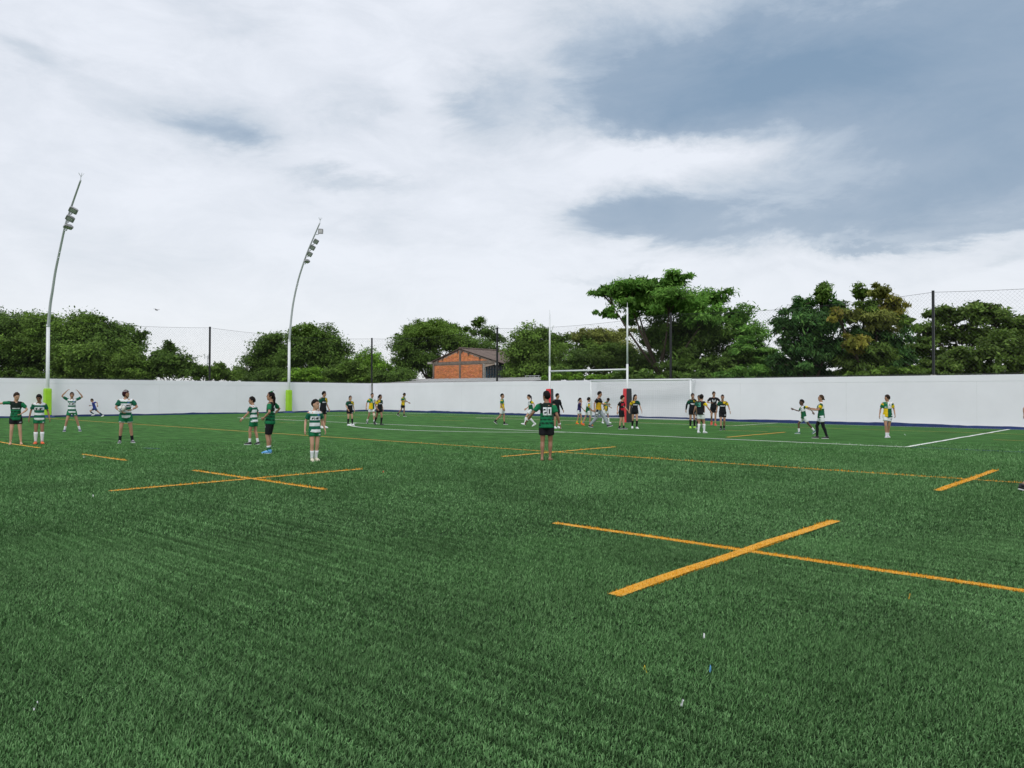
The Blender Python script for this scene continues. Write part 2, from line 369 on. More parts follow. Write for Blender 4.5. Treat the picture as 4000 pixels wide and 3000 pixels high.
def mast(x, y, path, lamps, label):
    t = thing('lamp_mast', label, 'lamp mast', (x, y, 0), 'curved floodlight masts')
    path = [(px, 0, z) for px, z in path]; P = smooth_path(path)
    low = [(0, 0, 0.02), (0, 0, 6.0)]
    mb = MB(); mb.tube(low, [.115, .105], 16); mb.tube([(0, 0, 5.95), (0, 0, 6.1)], [.115, .108], 16)
    mb.build('lower_pole', 'white_metal', t, True)
    k = len(P); mb = MB(); mb.tube(P, [.092-.042*i/(k-1) for i in range(k)], 14); mb.build('upper_pole', 'grey_metal', t, True)
    mb = MB(); tip = P[-1]
    mb.tube([tip, tip+np.array((.06, 0, .28))], .018, 6)
    for a in range(5):
        an = a*1.257; mb.tube([tip+np.array((.05, 0, .2)), tip+np.array((.05+.16*math.cos(an), .16*math.sin(an), .42))], .010, 5)
    mb.build('lightning_tip', 'grey_metal', t)
    mb = MB(); s = .20
    o = [(-s,-s*.8),(-s*.8,-s),(s*.8,-s),(s,-s*.8),(s,s*.8),(s*.8,s),(-s*.8,s),(-s,s*.8)]
    mb.loft([[(u, v, .16) for u, v in o], [(u*1.03, v*1.03, .25) for u, v in o], [(u*1.02, v*1.02, 1.8) for u, v in o], [(u*.93, v*.93, 1.9) for u, v in o]])
    pad = mb.build('post_pad', 'lime', t)
    mb = MB(); mb.add([(.213,-.06,.3),(.213,.06,.3),(.213,.06,1.75),(.213,-.06,1.75),(.203,-.06,.3),(.203,.06,.3),(.203,.06,1.75),(.203,-.06,1.75)], [(0,1,2,3),(0,4,5,1),(2,6,7,3),(1,5,6,2),(0,3,7,4)]).build('seam_flap', 'lime', pad)
    mb = MB(); mb.loft([[(u*1.9, v*1.9, .0) for u, v in o], [(u*1.7, v*1.7, .06) for u, v in o], [(u*.95, v*.95, .16) for u, v in o]]); mb.build('foot_cover', 'navy', t)
    for z in (10.3, 10.6): MB().obox((np.interp(z, [p[2] for p in P], [p[0] for p in P])+.09, 0, z), (.05, 0, 0), (0, .04, 0), (0, 0, .03)).build('clamp', 'grey_metal', t)
    for (lx, lz, n, sz) in lamps:
        ax = np.interp(lz-.15, [p[2] for p in P], [p[0] for p in P]); lamp_head(t, (ax, 0, lz-.15), (lx, 0, lz), n, sz)
    return t
mast(-29.6, -24.8, [(0, 5.9), (.35, 7.35), (.75, 8.25), (1.27, 9.45), (2.02, 10.67), (2.95, 12.1), (3.88, 13.05), (4.58, 13.7), (5.6, 14.6)],
     [(4.42, 12.95, (.45, -.5, -.75), (.25, .21)), (3.88, 12.52, (.4, -.5, -.75), (.25, .21)), (3.55, 12.05, (.2, -.2, -.95), (.25, .22))], 'tall curved white lamp mast at far left with three floodlights')
k_ = .984
mast(-29.75, -6.78, [(a*k_, b*k_) for a, b in ((0, 5.98), (.24, 7.7), (.6, 9.3), (1.3, 11.07), (2.1, 12.46), (2.7, 13.35), (3.42, 14.25), (4.42, 15.45))],
     [(a*k_, b*k_, n_, (.20, .20)) for a, b, n_ in ((4.55, 14.75, (.55, -.75, -.05)), (3.90, 14.02, (.5, -.6, -.6)), (3.42, 13.58, (.5, -.6, -.6)), (3.02, 13.1, (.5, -.6, -.6)), (2.60, 12.55, (.25, -.2, -.95)))],
     'tall curved white lamp mast near the wall corner with five floodlights')

# ------------------------------------------------------------------ rugby posts and football goal
def rugby():
    t = thing('rugby_posts', 'white H-shaped rugby posts with red and black pads', 'rugby posts', (-.18, -5.25, 0))
    for sx, rz in ((-1, .25), (1, -.35)):
        x = sx*2.83
        mb = MB(); mb.tube([(x, 0, 0), (x, 0, 3.3)], .062, 12); mb.tube([(x, 0, 3.25), (x, 0, 6.5)], [.052, .046], 12); po = mb.build('upright', 'white_metal', t, True)
        MB().tube([(x, 0, 6.5), (x, 0, 6.8)], [.016, .008], 6).build('tip', 'white_metal', po)
        c, s = math.cos(rz), math.sin(rz); hw = .19
        def pr(u, v, z): return (x+u*c-v*s, u*s+v*c, z)
        mb = MB(); rings = []
        for z, k in ((.02, 1.1), (.5, 1.08), (1.3, 1.0), (1.85, .93), (1.92, .86)): rings.append([pr(u*hw*k, v*hw*k, z) for u, v in ((-1,-.9),(-.9,-1),(.9,-1),(1,-.9),(1,.9),(.9,1),(-.9,1),(-1,.9))])
        n = 8; V = [p for r in rings for p in r]; F = []; mi = []
        mb.loft(rings); mb.m = []
        for k in range(4):
            for i in range(8): mb.m.append(0 if i in (0, 1, 7) else 1)
        mb.m += [1, 1]
        mb.build('post_pad', ['red', 'blackvinyl'], t)
    MB().tube([(-2.83, 0, 3.0), (2.83, 0, 3.0)], .05, 12).build('crossbar', 'white_metal', t, True)
rugby()
def goal():
    t = thing('football_goal', 'white football goal with pale net against the wall', 'goal', (0, 0, 0))
    for sx in (-1, 1):
        x = sx*3.72; MB().tube([(x, 0, 0), (x, 0, 2.5)], .06, 14).build('post', 'white_metal', t, True)
        yb = wall_y(x)-.06
        MB().tube([(x, .06, 2.46), (x, yb, 2.42)], .025, 8).build('stanchion', 'white_metal', t, True)
        MB().tube([(x, .06, .03), (x, yb, .03)], .025, 8).build('ground_bar', 'white_metal', t, True)
    MB().tube([(-3.78, 0, 2.5), (3.78, 0, 2.5)], .06, 14).build('crossbar', 'white_metal', t, True)
    MB().tube([(-3.72, wall_y(-3.72)-.06, .03), (3.72, wall_y(3.72)-.06, .03)], .03, 8).build('back_bar', 'white_metal', t, True)
    def S(u, v):        # u along the goal, v from crossbar over the back to the ground
        x = -3.72+7.44*u; yb = wall_y(x)-.10; e = 4*u*(1-u)
        if v < .22: k = v/.22; return (x, .03+(yb-.03)*k, 2.5-(.06+.42*e**.7)*k**.8)
        k = (v-.22)/.78; return (x, yb-.05*math.sin(k*math.pi), (2.44-.42*e**.7)*(1-k)+.04*k)
    mb = MB(); nu, nv = 52, 24
    for i in range(nu+1): mb.tube([S(i/nu, j/nv) for j in range(nv+1)], .0028, 3, caps=False)
    for j in range(1, nv): mb.tube([S(i/26, j/nv) for i in range(27)], .0028, 3, caps=False)
    for sx in (-1, 1):
        x = sx*3.72; yb = wall_y(x)-.1
        for k in range(1, 18): z = 2.42*k/18; mb.tube([(x, .04, z), (x, yb, z*.99)], .0026, 3, caps=False)
        for k in range(1, 6): yy = .04+(yb-.04)*k/6; mb.tube([(x, yy, .04), (x, yy, 2.44)], .0026, 3, caps=False)
    mb.build('net', 'net', t)
goal()

# ------------------------------------------------------------------ brick house behind the wall
def house():
    Y = 20.0; x0, x1, xm = -41.6, -31.25, -36.95
    t = thing('brick_house', 'orange brick house with gable and brown sheet roof behind the wall', 'house', (x0, Y, 0))
    ox, oy = x0, Y; W = x1-x0; am = xm-x0; wbr = 8.45     # brick part ends at wbr; window bay beyond
    eL, eR, ap = 5.45, 5.2, 6.82; Dp = 14
    mb = MB(); mb.add([(0,.05,0),(wbr,.05,0),(wbr,.05,4.6),(W-.1,.05,4.9),(W-.1,.05,5.15),(am,.05,ap-.08),(.02,.05,eL-.12),
                       (0,Dp,0),(wbr,Dp,0),(wbr,Dp,4.6),(W-.1,Dp,4.9),(W-.1,Dp,5.15),(am,Dp,ap-.08),(.02,Dp,eL-.12)],
                      [(0,1,2,3,4,5,6),(13,12,11,10,9,8,7),(0,6,13,7),(1,8,9,2)]); mb.build('wall_core', 'mortar', t)
    roofz = lambda x: (eL+(ap-eL)*x/am) if x < am else (ap-(ap-eR)*(x-am)/(W-am))
    def panel(xa, xb, za, zb_fn):
        mb = MB(); bw, bh, jt = .30, .098, .012; row = 0; z = za; cols = []
        while z < 8:
            off = 0 if row % 2 else -bw/2; x = xa+off; any_ = False
            while x < xb-.02:
                a, b = max(x, xa), min(x+bw-jt, xb)
                top = z+bh-jt
                if b-a > .06 and top <= min(zb_fn(a), zb_fn(b)):
                    yy = .012+rng.uniform(-.006, .006); n0 = len(mb.v)
                    mb.add([(a,yy,z),(b,yy,z),(b,yy,top),(a,yy,top),(a,.06,z),(b,.06,z),(b,.06,top),(a,.06,top)], [(0,1,2,3),(3,2,6,7),(0,4,5,1),(1,5,6,2),(0,3,7,4)])
                    c = np.array((.74,.265,.105))*rng.uniform(.75, 1.2)+rng.normal(0, .012, 3); cols += [np.clip(c, .02, .9)]*8; any_ = True
                x += bw
            z += bh; row += 1
            if z > zb_fn((xa+xb)/2)+1.5: break
        o = mb.build('brick_panel', 'brick', t); set_colors(o.data, np.array(cols)); o['kind'] = 'stuff'
    panel(.26, am-.14, 2.2, lambda x: 5.02); panel(am+.14, wbr-.22, 2.2, lambda x: 5.02)
    panel(.05, am-.16, 5.36, lambda x: roofz(x)-.16); panel(am+.16, W-.3, 5.36, lambda x: roofz(x)-.16)
    for a, b, nm in (((0,-.05,0),(.25,.2,5.3),'column'), ((am-.13,-.05,0),(am+.13,.2,ap-.1),'column'), ((wbr-.2,-.05,0),(wbr+.02,.2,5.05),'column')): MB().box(a, b).build(nm, 'concrete', t)
    MB().box((wbr+.03,-.08,0), (wbr+.16,.2,5.0)).build('column', 'concrete_pale', t)
    MB().box((.26,-.03,5.04), (am-.135,.2,5.34)).build('beam', 'concrete', t); MB().box((am+.135,-.03,5.04), (W-.05,.2,5.34)).build('beam', 'concrete', t)
    # steel window band along the side wall under the eave
    wi = thing('window', None, None); wi.parent = t; xw = wbr+.03; y0, y1 = .4, 4.45
    MB().box((xw, y0, 2.0), (xw+.03, y1, 4.95)).build('pane', 'darkglass', wi)
    for i in range(10): yy = y0+(y1-y0)*i/9; MB().box((xw+.02, yy-.035, 2.0), (xw+.08, yy+.035, 4.95)).build('mullion', 'bluesteel', wi)
    for z in (2.3, 3.05, 3.8, 4.4, 4.92): MB().box((xw+.025, y0, z-.03), (xw+.075, y1, z+.03)).build('glazing_bar', 'bluesteel', wi)
    MB().box((wbr-.1, y1+.1, 0), (wbr+.3, y1+.5, 5.1)).build('column', 'concrete_pale', t)
    # corrugated roof slopes
    rf = None
    for sgn, xa, za, xb, zb in ((-1, -.35, eL-.07, am+.02, ap+.04), (1, am-.02, ap+.04, W+1.1, eR-.22)):
        mb = MB(); n = 70; V = []; F = []
        for i in range(n+1):
            yy = -.14+(Dp+.44)*i/n; h = .035*math.cos(i*math.pi)
            V += [(xa, yy, za+h), (xb, yy, zb+h), (xa, yy, za+h-.05), (xb, yy, zb+h-.05)]
            if i: c = 4*i; F += [(c-4, c-3, c+1, c), (c-2, c+2, c+3, c-1)]
        F += [(0, 2, 3, 1), (4*n, 4*n+1, 4*n+3, 4*n+2)]
        rf = mb.add(V, F).build('roof', 'roof', t)
    MB().tube([(am, -.16, ap+.08), (am, Dp+.3, ap+.08)], .11, 8).build('ridge_cap', 'roof', rf)
    for x in (.95, 1.75, am-.35, am+.35, 6.1, 7.9):
        z = roofz(x)-.12; MB().loft([[(x-.09,-.25,z),(x+.09,-.25,z),(x+.09,.0,z),(x-.09,.0,z)], [(x-.03,-.06,z-.32),(x+.03,-.06,z-.32),(x+.03,.0,z-.32),(x-.03,.0,z-.32)]]).build('bracket', 'concrete', t)
    MB().box((-.65,-.3,eL-.28), (-.05,-.02,eL-.05)).build('gutter_box', 'concrete_pale', t)
    MB().box((W+.15,-.35,eR-.42), (W+.45,-.05,eR-.16)).build('gutter_box', 'concrete_pale', t)
house()
def shed():
    t = thing('lean_to_roof', 'low grey sheet roof in front of the brick house', 'roof', (-47, 9.6, 0))
    mb = MB(); n = 60; V = []; F = []
    Lx = 30.0
    for i in range(n+1):
        x = Lx*i/n; h = .03*math.cos(i*math.pi)+rng.normal(0, .01); k = min(1, i/9); yb = 2.5+6*k
        V += [(x, 0, 2.72+h), (x, yb, 2.72+.62*k+h), (x, 0, 2.66+h), (x, yb, 2.66+.62*k+h)]
        if i: c = 4*i; F += [(c-4, c, c+1, c-3), (c-2, c-1, c+3, c+2), (c-4, c-2, c+2, c)]
    mb.add(V, F).build('roof_sheet', 'flatroof', t)
    MB().box((.3, .3, 0), (Lx-.3, 2.3, 2.64)).build('shed_wall', 'concrete_pale', t)
    r = thing('pipe_railing', 'thin pipe railing standing on the grey sheet roof', 'railing', (-21.7, 14.0, 2.95))
    for i, x in enumerate((0, .55, 1.1, 1.65)): MB().tube([(x, 0, -.1), (x, 0, .42)], .02, 6).build('upright', 'grey_metal', r)
    MB().tube([(-.1, 0, .4), (1.75, 0, .4)], .02, 6).build('rail', 'grey_metal', r)
shed()

# ------------------------------------------------------------------ far odds and ends beyond the walls
def antenna():
    p = spot(811, 1480, 420); t = thing('antenna_tower', 'slim lattice antenna tower far beyond the left fence', 'antenna tower', (p[0], p[1], 0)); H = 22.5
    mb = MB(); s = .7
    for i in range(3):
        a = i*2.094; mb.tube([(s*math.cos(a), s*math.sin(a), 0), (.25*math.cos(a), .25*math.sin(a), H)], .09, 5)
    for k in range(18):
        z = H*k/18; r = s-(s-.25)*k/18
        for i in range(3):
            a, b = i*2.094, (i+1)*2.094; mb.tube([(r*math.cos(a), r*math.sin(a), z), (r*math.cos(b), r*math.sin(b), z+H/18)], .05, 4)
    mb.build('lattice', 'grey_metal', t)
    for a in (.3, 2.4, 4.5): MB().box((-.25, -.15, -1.4), (.25, .15, 1.4)).build('panel_antenna', 'white_metal', t, loc=(1.6*math.cos(a), 1.6*math.sin(a), H-.6))
    mb = MB(); mb.tube([(-1.7, 0, H-.6), (1.7, 0, H-.6)], .06, 4); mb.tube([(0, -1.7, H-1), (0, 1.7, H-1)], .06, 4); mb.build('arm', 'grey_metal', t)
antenna()
def utility():
    p = spot(964, 1480, 96); t = thing('utility_pole', 'grey concrete utility pole with wires beyond the left fence', 'utility pole', (p[0], p[1], 0))
    MB().tube([(0, 0, 0), (0, 0, 5.05)], [.17, .12], 10).build('pole', 'concrete_pale', t)
    MB().box((-.5, -.05, 4.75), (.5, .05, 4.85)).build('crossarm', 'concrete', t)
    mb = MB()
    for dx in (-.45, .45):
        mb.tube([(dx-14*k/10, -9*k/10, 4.85-.9*math.sin(k/10*math.pi)) for k in range(11)], .012, 4)
    mb.build('wires', 'wire', t)
utility()
def bird():
    p = spot(611, 1211, 90); t = thing('bird', 'small dark bird gliding in the pale sky', 'bird', p)
    t.rotation_euler = (0, .2, .5)
    mb = MB(); mb.loft([[(x, r*math.cos(a), r*.9*math.sin(a)) for a in np.linspace(0, 6.283, 9)[:-1]] for x, r in ((-.28,.01),(-.16,.04),(0,.07),(.14,.05),(.2,.035),(.26,.005))]); mb.build('body', 'lamp_body', t, True)
    for s in (-1, 1): MB().add([(.08,0,.03),(-.10,0,.03),(-.02,s*.32,.12),(.10,s*.30,.13),(-.06,s*.62,.04),(.08,0,.05),(-.10,0,.045),(-.02,s*.32,.135),(.10,s*.30,.145),(-.06,s*.62,.05)],
        [(0,1,2,3),(3,2,4),(5,8,7,6),(8,9,7)]).build('wing', 'lamp_body', t)
bird()

# ------------------------------------------------------------------ trees
PAL = {  # base leaf colours (linear)
 'dark': [(.038,.082,.014), (.080,.148,.024), (.130,.210,.036)],
 'mid': [(.060,.120,.018), (.105,.185,.026), (.155,.240,.042)],
 'olive': [(.10,.130,.024), (.16,.185,.036), (.22,.23,.060)],
 'bright': [(.080,.185,.014), (.14,.275,.024), (.20,.33,.040)],
 'fern': [(.045,.135,.020), (.105,.230,.034), (.180,.320,.060)],
 'mango': [(.022,.074,.020), (.050,.128,.030), (.105,.200,.044)],
 'gold': [(.14,.17,.022), (.23,.23,.035), (.24,.17,.045)],
 'deepolive': [(.044,.088,.014), (.085,.145,.024), (.140,.200,.042)],
}
def leaf_mesh(name, specs, size, asp, droop, seed, flat=.6, clump=.45, per=120, core=1.0):
    """specs: list of (center, radii, n_leaves, palette). Returns a mesh of leaf rhombs."""
    r = np.random.default_rng(seed); Vs = []; Cs = []
    for c, rad, n, pal in specs:
        c = np.array(c); rad = np.array(rad); k = max(3, int(n/per))
        d = r.normal(size=(k, 3)); d /= np.linalg.norm(d, axis=1)[:, None]; fl_ = (d[:, 2] < -.2) & (r.uniform(0, 1, k) < .35); d[fl_, 2] *= -.8
        rr = r.uniform(.55, 1.0, k)**.7 * r.uniform(.86, 1.08, k)
        cc = c + d*rad*rr[:, None]
        idx = r.integers(0, k, n); cs = clump*np.minimum(1, rad.min()/1.6)
        off = r.normal(size=(n, 3))*np.array([cs, cs, cs*flat])*1.02*r.uniform(.6, 1.3, k)[idx][:, None]
        P = cc[idx]+off
        out = d[idx]*.8+r.normal(size=(n, 3))*.75; out[:, 2] += .55
        nrm = out/np.linalg.norm(out, axis=1)[:, None]
        t = r.normal(size=(n, 3)); t[:, 2] -= droop; t += d[idx]*.5; t -= nrm*np.sum(t*nrm, 1)[:, None]; t /= np.linalg.norm(t, axis=1)[:, None]+1e-9
        b = np.cross(nrm, t); s = size*r.uniform(.6, 1.35, n)[:, None]
        V = np.stack([P-t*s*.5, P+b*s*asp*.5+nrm*s*.06, P+t*s*.5, P-b*s*asp*.5+nrm*s*.06], 1)
        pc = np.array(PAL[pal]); w = r.dirichlet((1.4, 1.6, 1.0), n); kc = r.uniform(.65, 1.35, k)[idx]
        col = (w@pc)*1.3*kc[:, None]*r.uniform(.8, 1.2, n)[:, None]
        Vs.append(V.reshape(-1, 3)); Cs.append(np.repeat(col, 4, 0))
        # larger, sparser inner leaves that close the crown's core
        m_ = int(n*core*.20); dd = r.normal(size=(m_, 3)); dd /= np.linalg.norm(dd, axis=1)[:, None]; P = c+dd*rad*(r.uniform(0, .62, m_)[:, None])
        a_ = r.normal(size=(m_, 3)); a_ /= np.linalg.norm(a_, axis=1)[:, None]; b_ = np.cross(a_, r.normal(size=(m_, 3))); b_ /= np.linalg.norm(b_, axis=1)[:, None]+1e-9; s_ = size*1.35*r.uniform(.6, 1.3, m_)[:, None]
        Vs.append(np.stack([P-a_*s_*.5, P+b_*s_*.32, P+a_*s_*.5, P-b_*s_*.32], 1).reshape(-1, 3)); Cs.append(np.repeat((r.dirichlet((2, 1.4, .6), m_)@pc)*r.uniform(.8, 1.1, m_)[:, None], 4, 0))
    V = np.concatenate(Vs).astype(np.float32); Cc = np.concatenate(Cs); nq = len(V)//4
    me = bpy.data.meshes.new(name); me.vertices.add(len(V)); me.vertices.foreach_set('co', V.ravel())
    me.loops.add(nq*4); me.loops.foreach_set('vertex_index', np.arange(nq*4, dtype=np.int32)); me.polygons.add(nq)
    me.polygons.foreach_set('loop_start', np.arange(0, nq*4, 4, dtype=np.int32))
    me.update(calc_edges=True); set_colors(me, Cc); me.materials.append(MT['leaf']); return me
LEAVES = [0]
def tree(name, label, cat, depth, blobs, pal, size=.26, asp=.45, droop=.2, dens=1.0, seed=1, trunk=None, tr=.22, flat=.6, clump=.45, group='trees beyond the walls', limbs=True, core=1.0):
    """blobs: (px, py, rx_px, ry_px, depth_offset[, palette]) read off the photograph; each becomes a real ellipsoid of leaves at its depth."""
    k = depth/FPX; cx = trunk if trunk is not None else sum(b[0] for b in blobs)/len(blobs)
    base = spot(cx, 1540, depth); base[2] = -.06
    t = thing(name, label, cat, base, group); specs = []; mb = MB(); top = base.copy(); low = None
    for bl in blobs:
        d = depth+bl[4]; p = spot(bl[0], bl[1], d); rx, rz = bl[2]*d/FPX, bl[3]*d/FPX; ry = min(max(rx, rz)*.95, 1.6 if cat in ('bush', 'hedge') else 3.0)
        n = int(dens*1200*(rx*rz+rx*ry+ry*rz)/3/(size/.26)**2/(asp/.45)**.8)
        # radii are given along the camera's right / forward / up axes; rotate them into world xy
        specs.append((p-base, (math.hypot(rx*RT[0], ry*FW[0]), math.hypot(rx*RT[1], ry*FW[1]), rz), n, bl[5] if len(bl) > 5 else pal)); LEAVES[0] += n
    cents = [np.array(s[0]) for s in specs]
    zmin = min(c[2] for c in cents); fork = np.array((0, 0, max(.6, zmin*.62)))
    mb.tube([(0, 0, -.1), (.03, .02, fork[2]*.5), tuple(fork)], [tr*1.25, tr, tr*.8], 9)
    if limbs:
        step = max(1, len(cents)//6)
        for i, c in enumerate(cents):
            if i % step: continue
            mid = fork*.45+c*.55+np.array((0, 0, -.25))
            mb.tube([fork, mid, c], [tr*.5, tr*.3, tr*.1], 6)
            rr = specs[i][1]
            for j in range(5):
                a = j*1.257+i; e = c+np.array((rr[0]*.75*math.cos(a), rr[1]*.75*math.sin(a), rr[2]*(.35*math.sin(a*2+i)+.15)))
                mb.tube([mid*.4+c*.6, (c+e)/2+np.array((0, 0, .1)), e], [tr*.2, tr*.12, tr*.04], 5)
    mb.build('trunk', 'bark', t, True)
    me = leaf_mesh('crown', specs, size, asp, droop, seed, flat, clump, core=core); link('crown', me, t)
    return t
G1 = 'trees beyond the walls'; G2 = 'bushes beyond the walls'
tree('broad_tree', 'broad dark green tree at the far left edge behind the lamp mast', 'tree', 72, [(60,1300,150,80,0),(-60,1290,150,85,2),(180,1290,110,75,-1,'mid'),(40,1400,130,80,-2,'dark'),(150,1400,100,80,-2),(70,1345,80,40,-4,'mid'),(-90,1400,140,90,-1)], 'dark', seed=11, tr=.3)
tree('broad_tree', 'rounded dark green tree just right of the left lamp mast', 'tree', 70, [(300,1290,95,62,0,'mid'),(370,1275,75,55,1),(250,1350,90,60,-1),(340,1370,110,70,0),(420,1330,70,60,1)], 'dark', seed=12, tr=.26)
tree('broad_tree', 'dark tree with ragged right edge beside the open left fence bay', 'tree', 74, [(470,1305,60,52,0),(510,1350,55,50,0),(450,1400,90,70,0),(545,1310,22,30,0),(500,1430,80,50,0)], 'dark', seed=13, dens=.8, tr=.22)
tree('bush', 'leafy mid green bush low against the left wall top', 'bush', 63, [(330,1400,95,60,0),(270,1440,70,45,0),(400,1430,70,50,1),(225,1400,40,50,0)], 'mid', seed=14, tr=.1, group=G2)
tree('bush', 'pale green bush under the ragged dark tree', 'bush', 64, [(500,1405,60,60,0),(540,1440,55,45,0),(470,1450,50,35,0)], 'mid', seed=15, tr=.1, group=G2)
tree('bush', 'spiky dark bush with thin sprigs on top below the net', 'bush', 65, [(640,1405,75,50,0),(700,1430,70,50,0),(610,1450,60,40,0),(665,1352,28,22,0),(740,1450,50,35,0),(600,1400,18,40,0)], 'dark', seed=16, dens=.9, tr=.1, group=G2)
tree('bush', 'low round glossy bush overhanging the left wall top', 'bush', 66, [(850,1448,65,34,0),(800,1455,50,30,0),(890,1470,45,22,0),(770,1440,30,28,2)], 'mid', seed=17, tr=.08, group=G2)
tree('broad_tree', 'distant green tree seen low under the left net', 'tree', 140, [(930,1465,60,28,0),(980,1478,50,20,0),(890,1475,40,20,0),(1420,1480,80,18,0)][:3], 'mid', size=.5, seed=18, tr=.15)
tree('broad_tree', 'left lobe tree behind the corner lamp mast', 'tree', 92, [(1045,1370,80,62,0),(1075,1335,50,40,0),(1010,1430,60,60,0),(1090,1420,70,60,0)], 'dark', seed=19, size=.3, tr=.25)
tree('broad_tree', 'rounded grey-green tree right of the corner lamp mast', 'tree', 90, [(1180,1330,70,50,0),(1260,1325,75,52,1),(1230,1385,95,55,0),(1320,1370,50,55,0),(1160,1400,70,60,0),(1290,1430,65,45,0),(1200,1300,60,30,0,'mid')], 'dark', seed=20, size=.3, tr=.28)
tree('bush', 'light green bush low behind the corner lamp mast', 'bush', 78, [(1190,1460,60,32,0),(1150,1475,40,20,0),(1230,1475,45,22,0)], 'bright', seed=21, tr=.08, group=G2, dens=.8)
tree('bush', 'grey-green bush low left of the corner fence post', 'bush', 79, [(1320,1465,60,36,0),(1380,1450,60,40,0),(1290,1485,40,18,0),(1420,1480,50,24,0)], 'mid', seed=22, tr=.08, group=G2)
tree('mango_tree', 'bright green drooping tree behind the corner fence post', 'tree', 86, [(1440,1410,62,46,0),(1400,1440,50,40,0),(1480,1440,50,45,0),(1440,1470,85,30,0,'mid'),(1505,1480,40,22,0,'mid')], 'bright', seed=23, droop=1.2, tr=.2)
tree('broad_tree', 'big domed tree behind the brick house', 'tree', 116, [(1600,1370,80,80,0),(1680,1310,110,60,0,'mid'),(1760,1340,110,60,0,'mid'),(1860,1360,90,40,0),(1570,1450,60,50,0),(1650,1420,90,60,0),(1700,1285,90,30,3),(1640,1300,70,30,3)], 'dark', seed=24, size=.34, tr=.4)
tree('thin_tree', 'sparse feathery treetop rising above the house roof', 'tree', 126, [(1720,1268,55,18,0),(1860,1262,40,26,0),(1890,1300,60,28,0),(1930,1320,45,28,0),(1600,1310,50,16,0),(1780,1290,60,20,0)], 'dark', seed=25, size=.42, asp=.3, dens=.55, tr=.25)
tree('broad_tree', 'rounded green tree right of the brick house', 'tree', 82, [(2075,1325,90,50,0),(2120,1380,100,60,0),(2030,1390,70,60,0),(2100,1450,120,50,0),(2180,1340,50,40,1),(2020,1450,60,45,0)], 'mid', seed=26, size=.3, tr=.3)
tree('yellowing_tree', 'olive yellowish tree seen between the rugby uprights', 'tree', 90, [(2270,1320,60,36,0),(2340,1325,65,40,0),(2300,1370,90,45,0,'mid'),(2400,1330,50,50,2),(2420,1380,70,50,0),(2445,1300,40,26,2)], 'olive', seed=27, size=.3, tr=.25)
tree('broad_tree', 'dark leafy tree behind the rugby crossbar', 'tree', 68, [(2260,1410,85,50,0),(2350,1420,90,50,0,'deepolive'),(2450,1420,90,60,0,'deepolive'),(2220,1460,90,30,0),(2400,1370,60,30,0,'mid'),(2520,1430,70,60,0)], 'dark', seed=28, tr=.22)
tree('hedge', 'low bright leafy hedge along the wall under the crossbar', 'hedge', 59, [(2160,1478,50,14,0),(2230,1474,60,17,0),(2310,1476,60,16,0),(2390,1475,60,16,0),(2450,1478,50,14,0)], 'bright', seed=29, size=.2, tr=.06, group=G2, limbs=False)
tree('acacia_tree', 'tallest feathery tree with spreading layered crown behind the goal', 'tree', 62, [(2440,1130,105,32,0),(2560,1120,120,42,1),(2640,1085,70,32,0),(2360,1140,55,28,-1),(2370,1225,60,20,-1),(2500,1190,110,36,0),(2620,1170,110,50,-2),(2700,1200,110,50,0),(2800,1170,75,45,1),(2760,1240,100,45,-2),
     (2880,1235,90,42,0),(2640,1290,110,45,1,'dark'),(2780,1320,120,55,0,'dark'),(2900,1300,100,50,-1),(2455,1250,50,30,1),(2600,1190,130,70,2),(2720,1290,150,80,2),(2580,1310,90,60,3,'dark'),(2470,1150,110,50,1),(2680,1380,130,60,0,'dark'),(2540,1330,70,50,3,'dark'),(2880,1380,100,50,0,'dark')], 'fern', size=.40, asp=.24, droop=.35, dens=.75, seed=30, trunk=2580, tr=.26, flat=.55, clump=.55)
tree('acacia_tree', 'smaller feathery tree leaning right behind the goal corner', 'tree', 57, [(2930,1340,90,36,0),(2990,1380,70,36,0),(2860,1420,90,50,0,'dark'),(2960,1430,80,50,0),(2780,1440,100,45,0,'dark'),(2660,1440,90,45,1,'dark'),(2890,1365,60,26,-1)], 'fern', size=.36, asp=.26, droop=.35, dens=.75, seed=31, tr=.2, flat=.35, clump=.55)
tree('bush', 'feathery green bush just above the wall right of the goal', 'bush', 51, [(2920,1455,70,28,0),(2980,1462,70,22,0),(2840,1468,60,18,0)], 'fern', size=.3, asp=.28, seed=32, tr=.07, group=G2)
tree('mango_tree', 'tall dark mango tree with drooping leaves and a pointed top', 'tree', 50, [(3215,1150,48,44,0,'dark'),(3240,1190,60,40,0),(3130,1210,75,55,0),(3090,1280,70,65,0),(3190,1270,95,70,-1),(3110,1370,90,70,0),(3230,1360,100,70,-1),(3050,1430,60,50,0),(3160,1440,110,45,0),(3280,1240,60,50,0,'mid')], 'mango', size=.34, asp=.26, droop=1.3, dens=1.1, seed=33, tr=.3, clump=.36)
tree('mango_tree', 'mango tree with golden brown new leaves near the right fence post', 'tree', 49, [(3360,1150,42,38,1,'mid'),(3440,1150,55,40,0,'olive'),(3480,1200,60,45,0,'gold'),(3400,1210,70,45,0,'mid'),(3270,1225,42,38,-2,'gold'),(3330,1240,50,40,-1,'olive'),(3430,1260,75,50,-1,'olive'),(3530,1260,55,45,0,'mid'),(3380,1310,90,50,0),(3470,1340,90,60,0),
     (3330,1345,60,42,-2,'gold'),(3400,1390,90,55,-1,'deepolive'),(3500,1420,100,55,0),(3330,1430,90,50,-1,'deepolive')], 'mango', size=.34, asp=.26, droop=1.3, dens=1.05, seed=34, tr=.3, clump=.36)
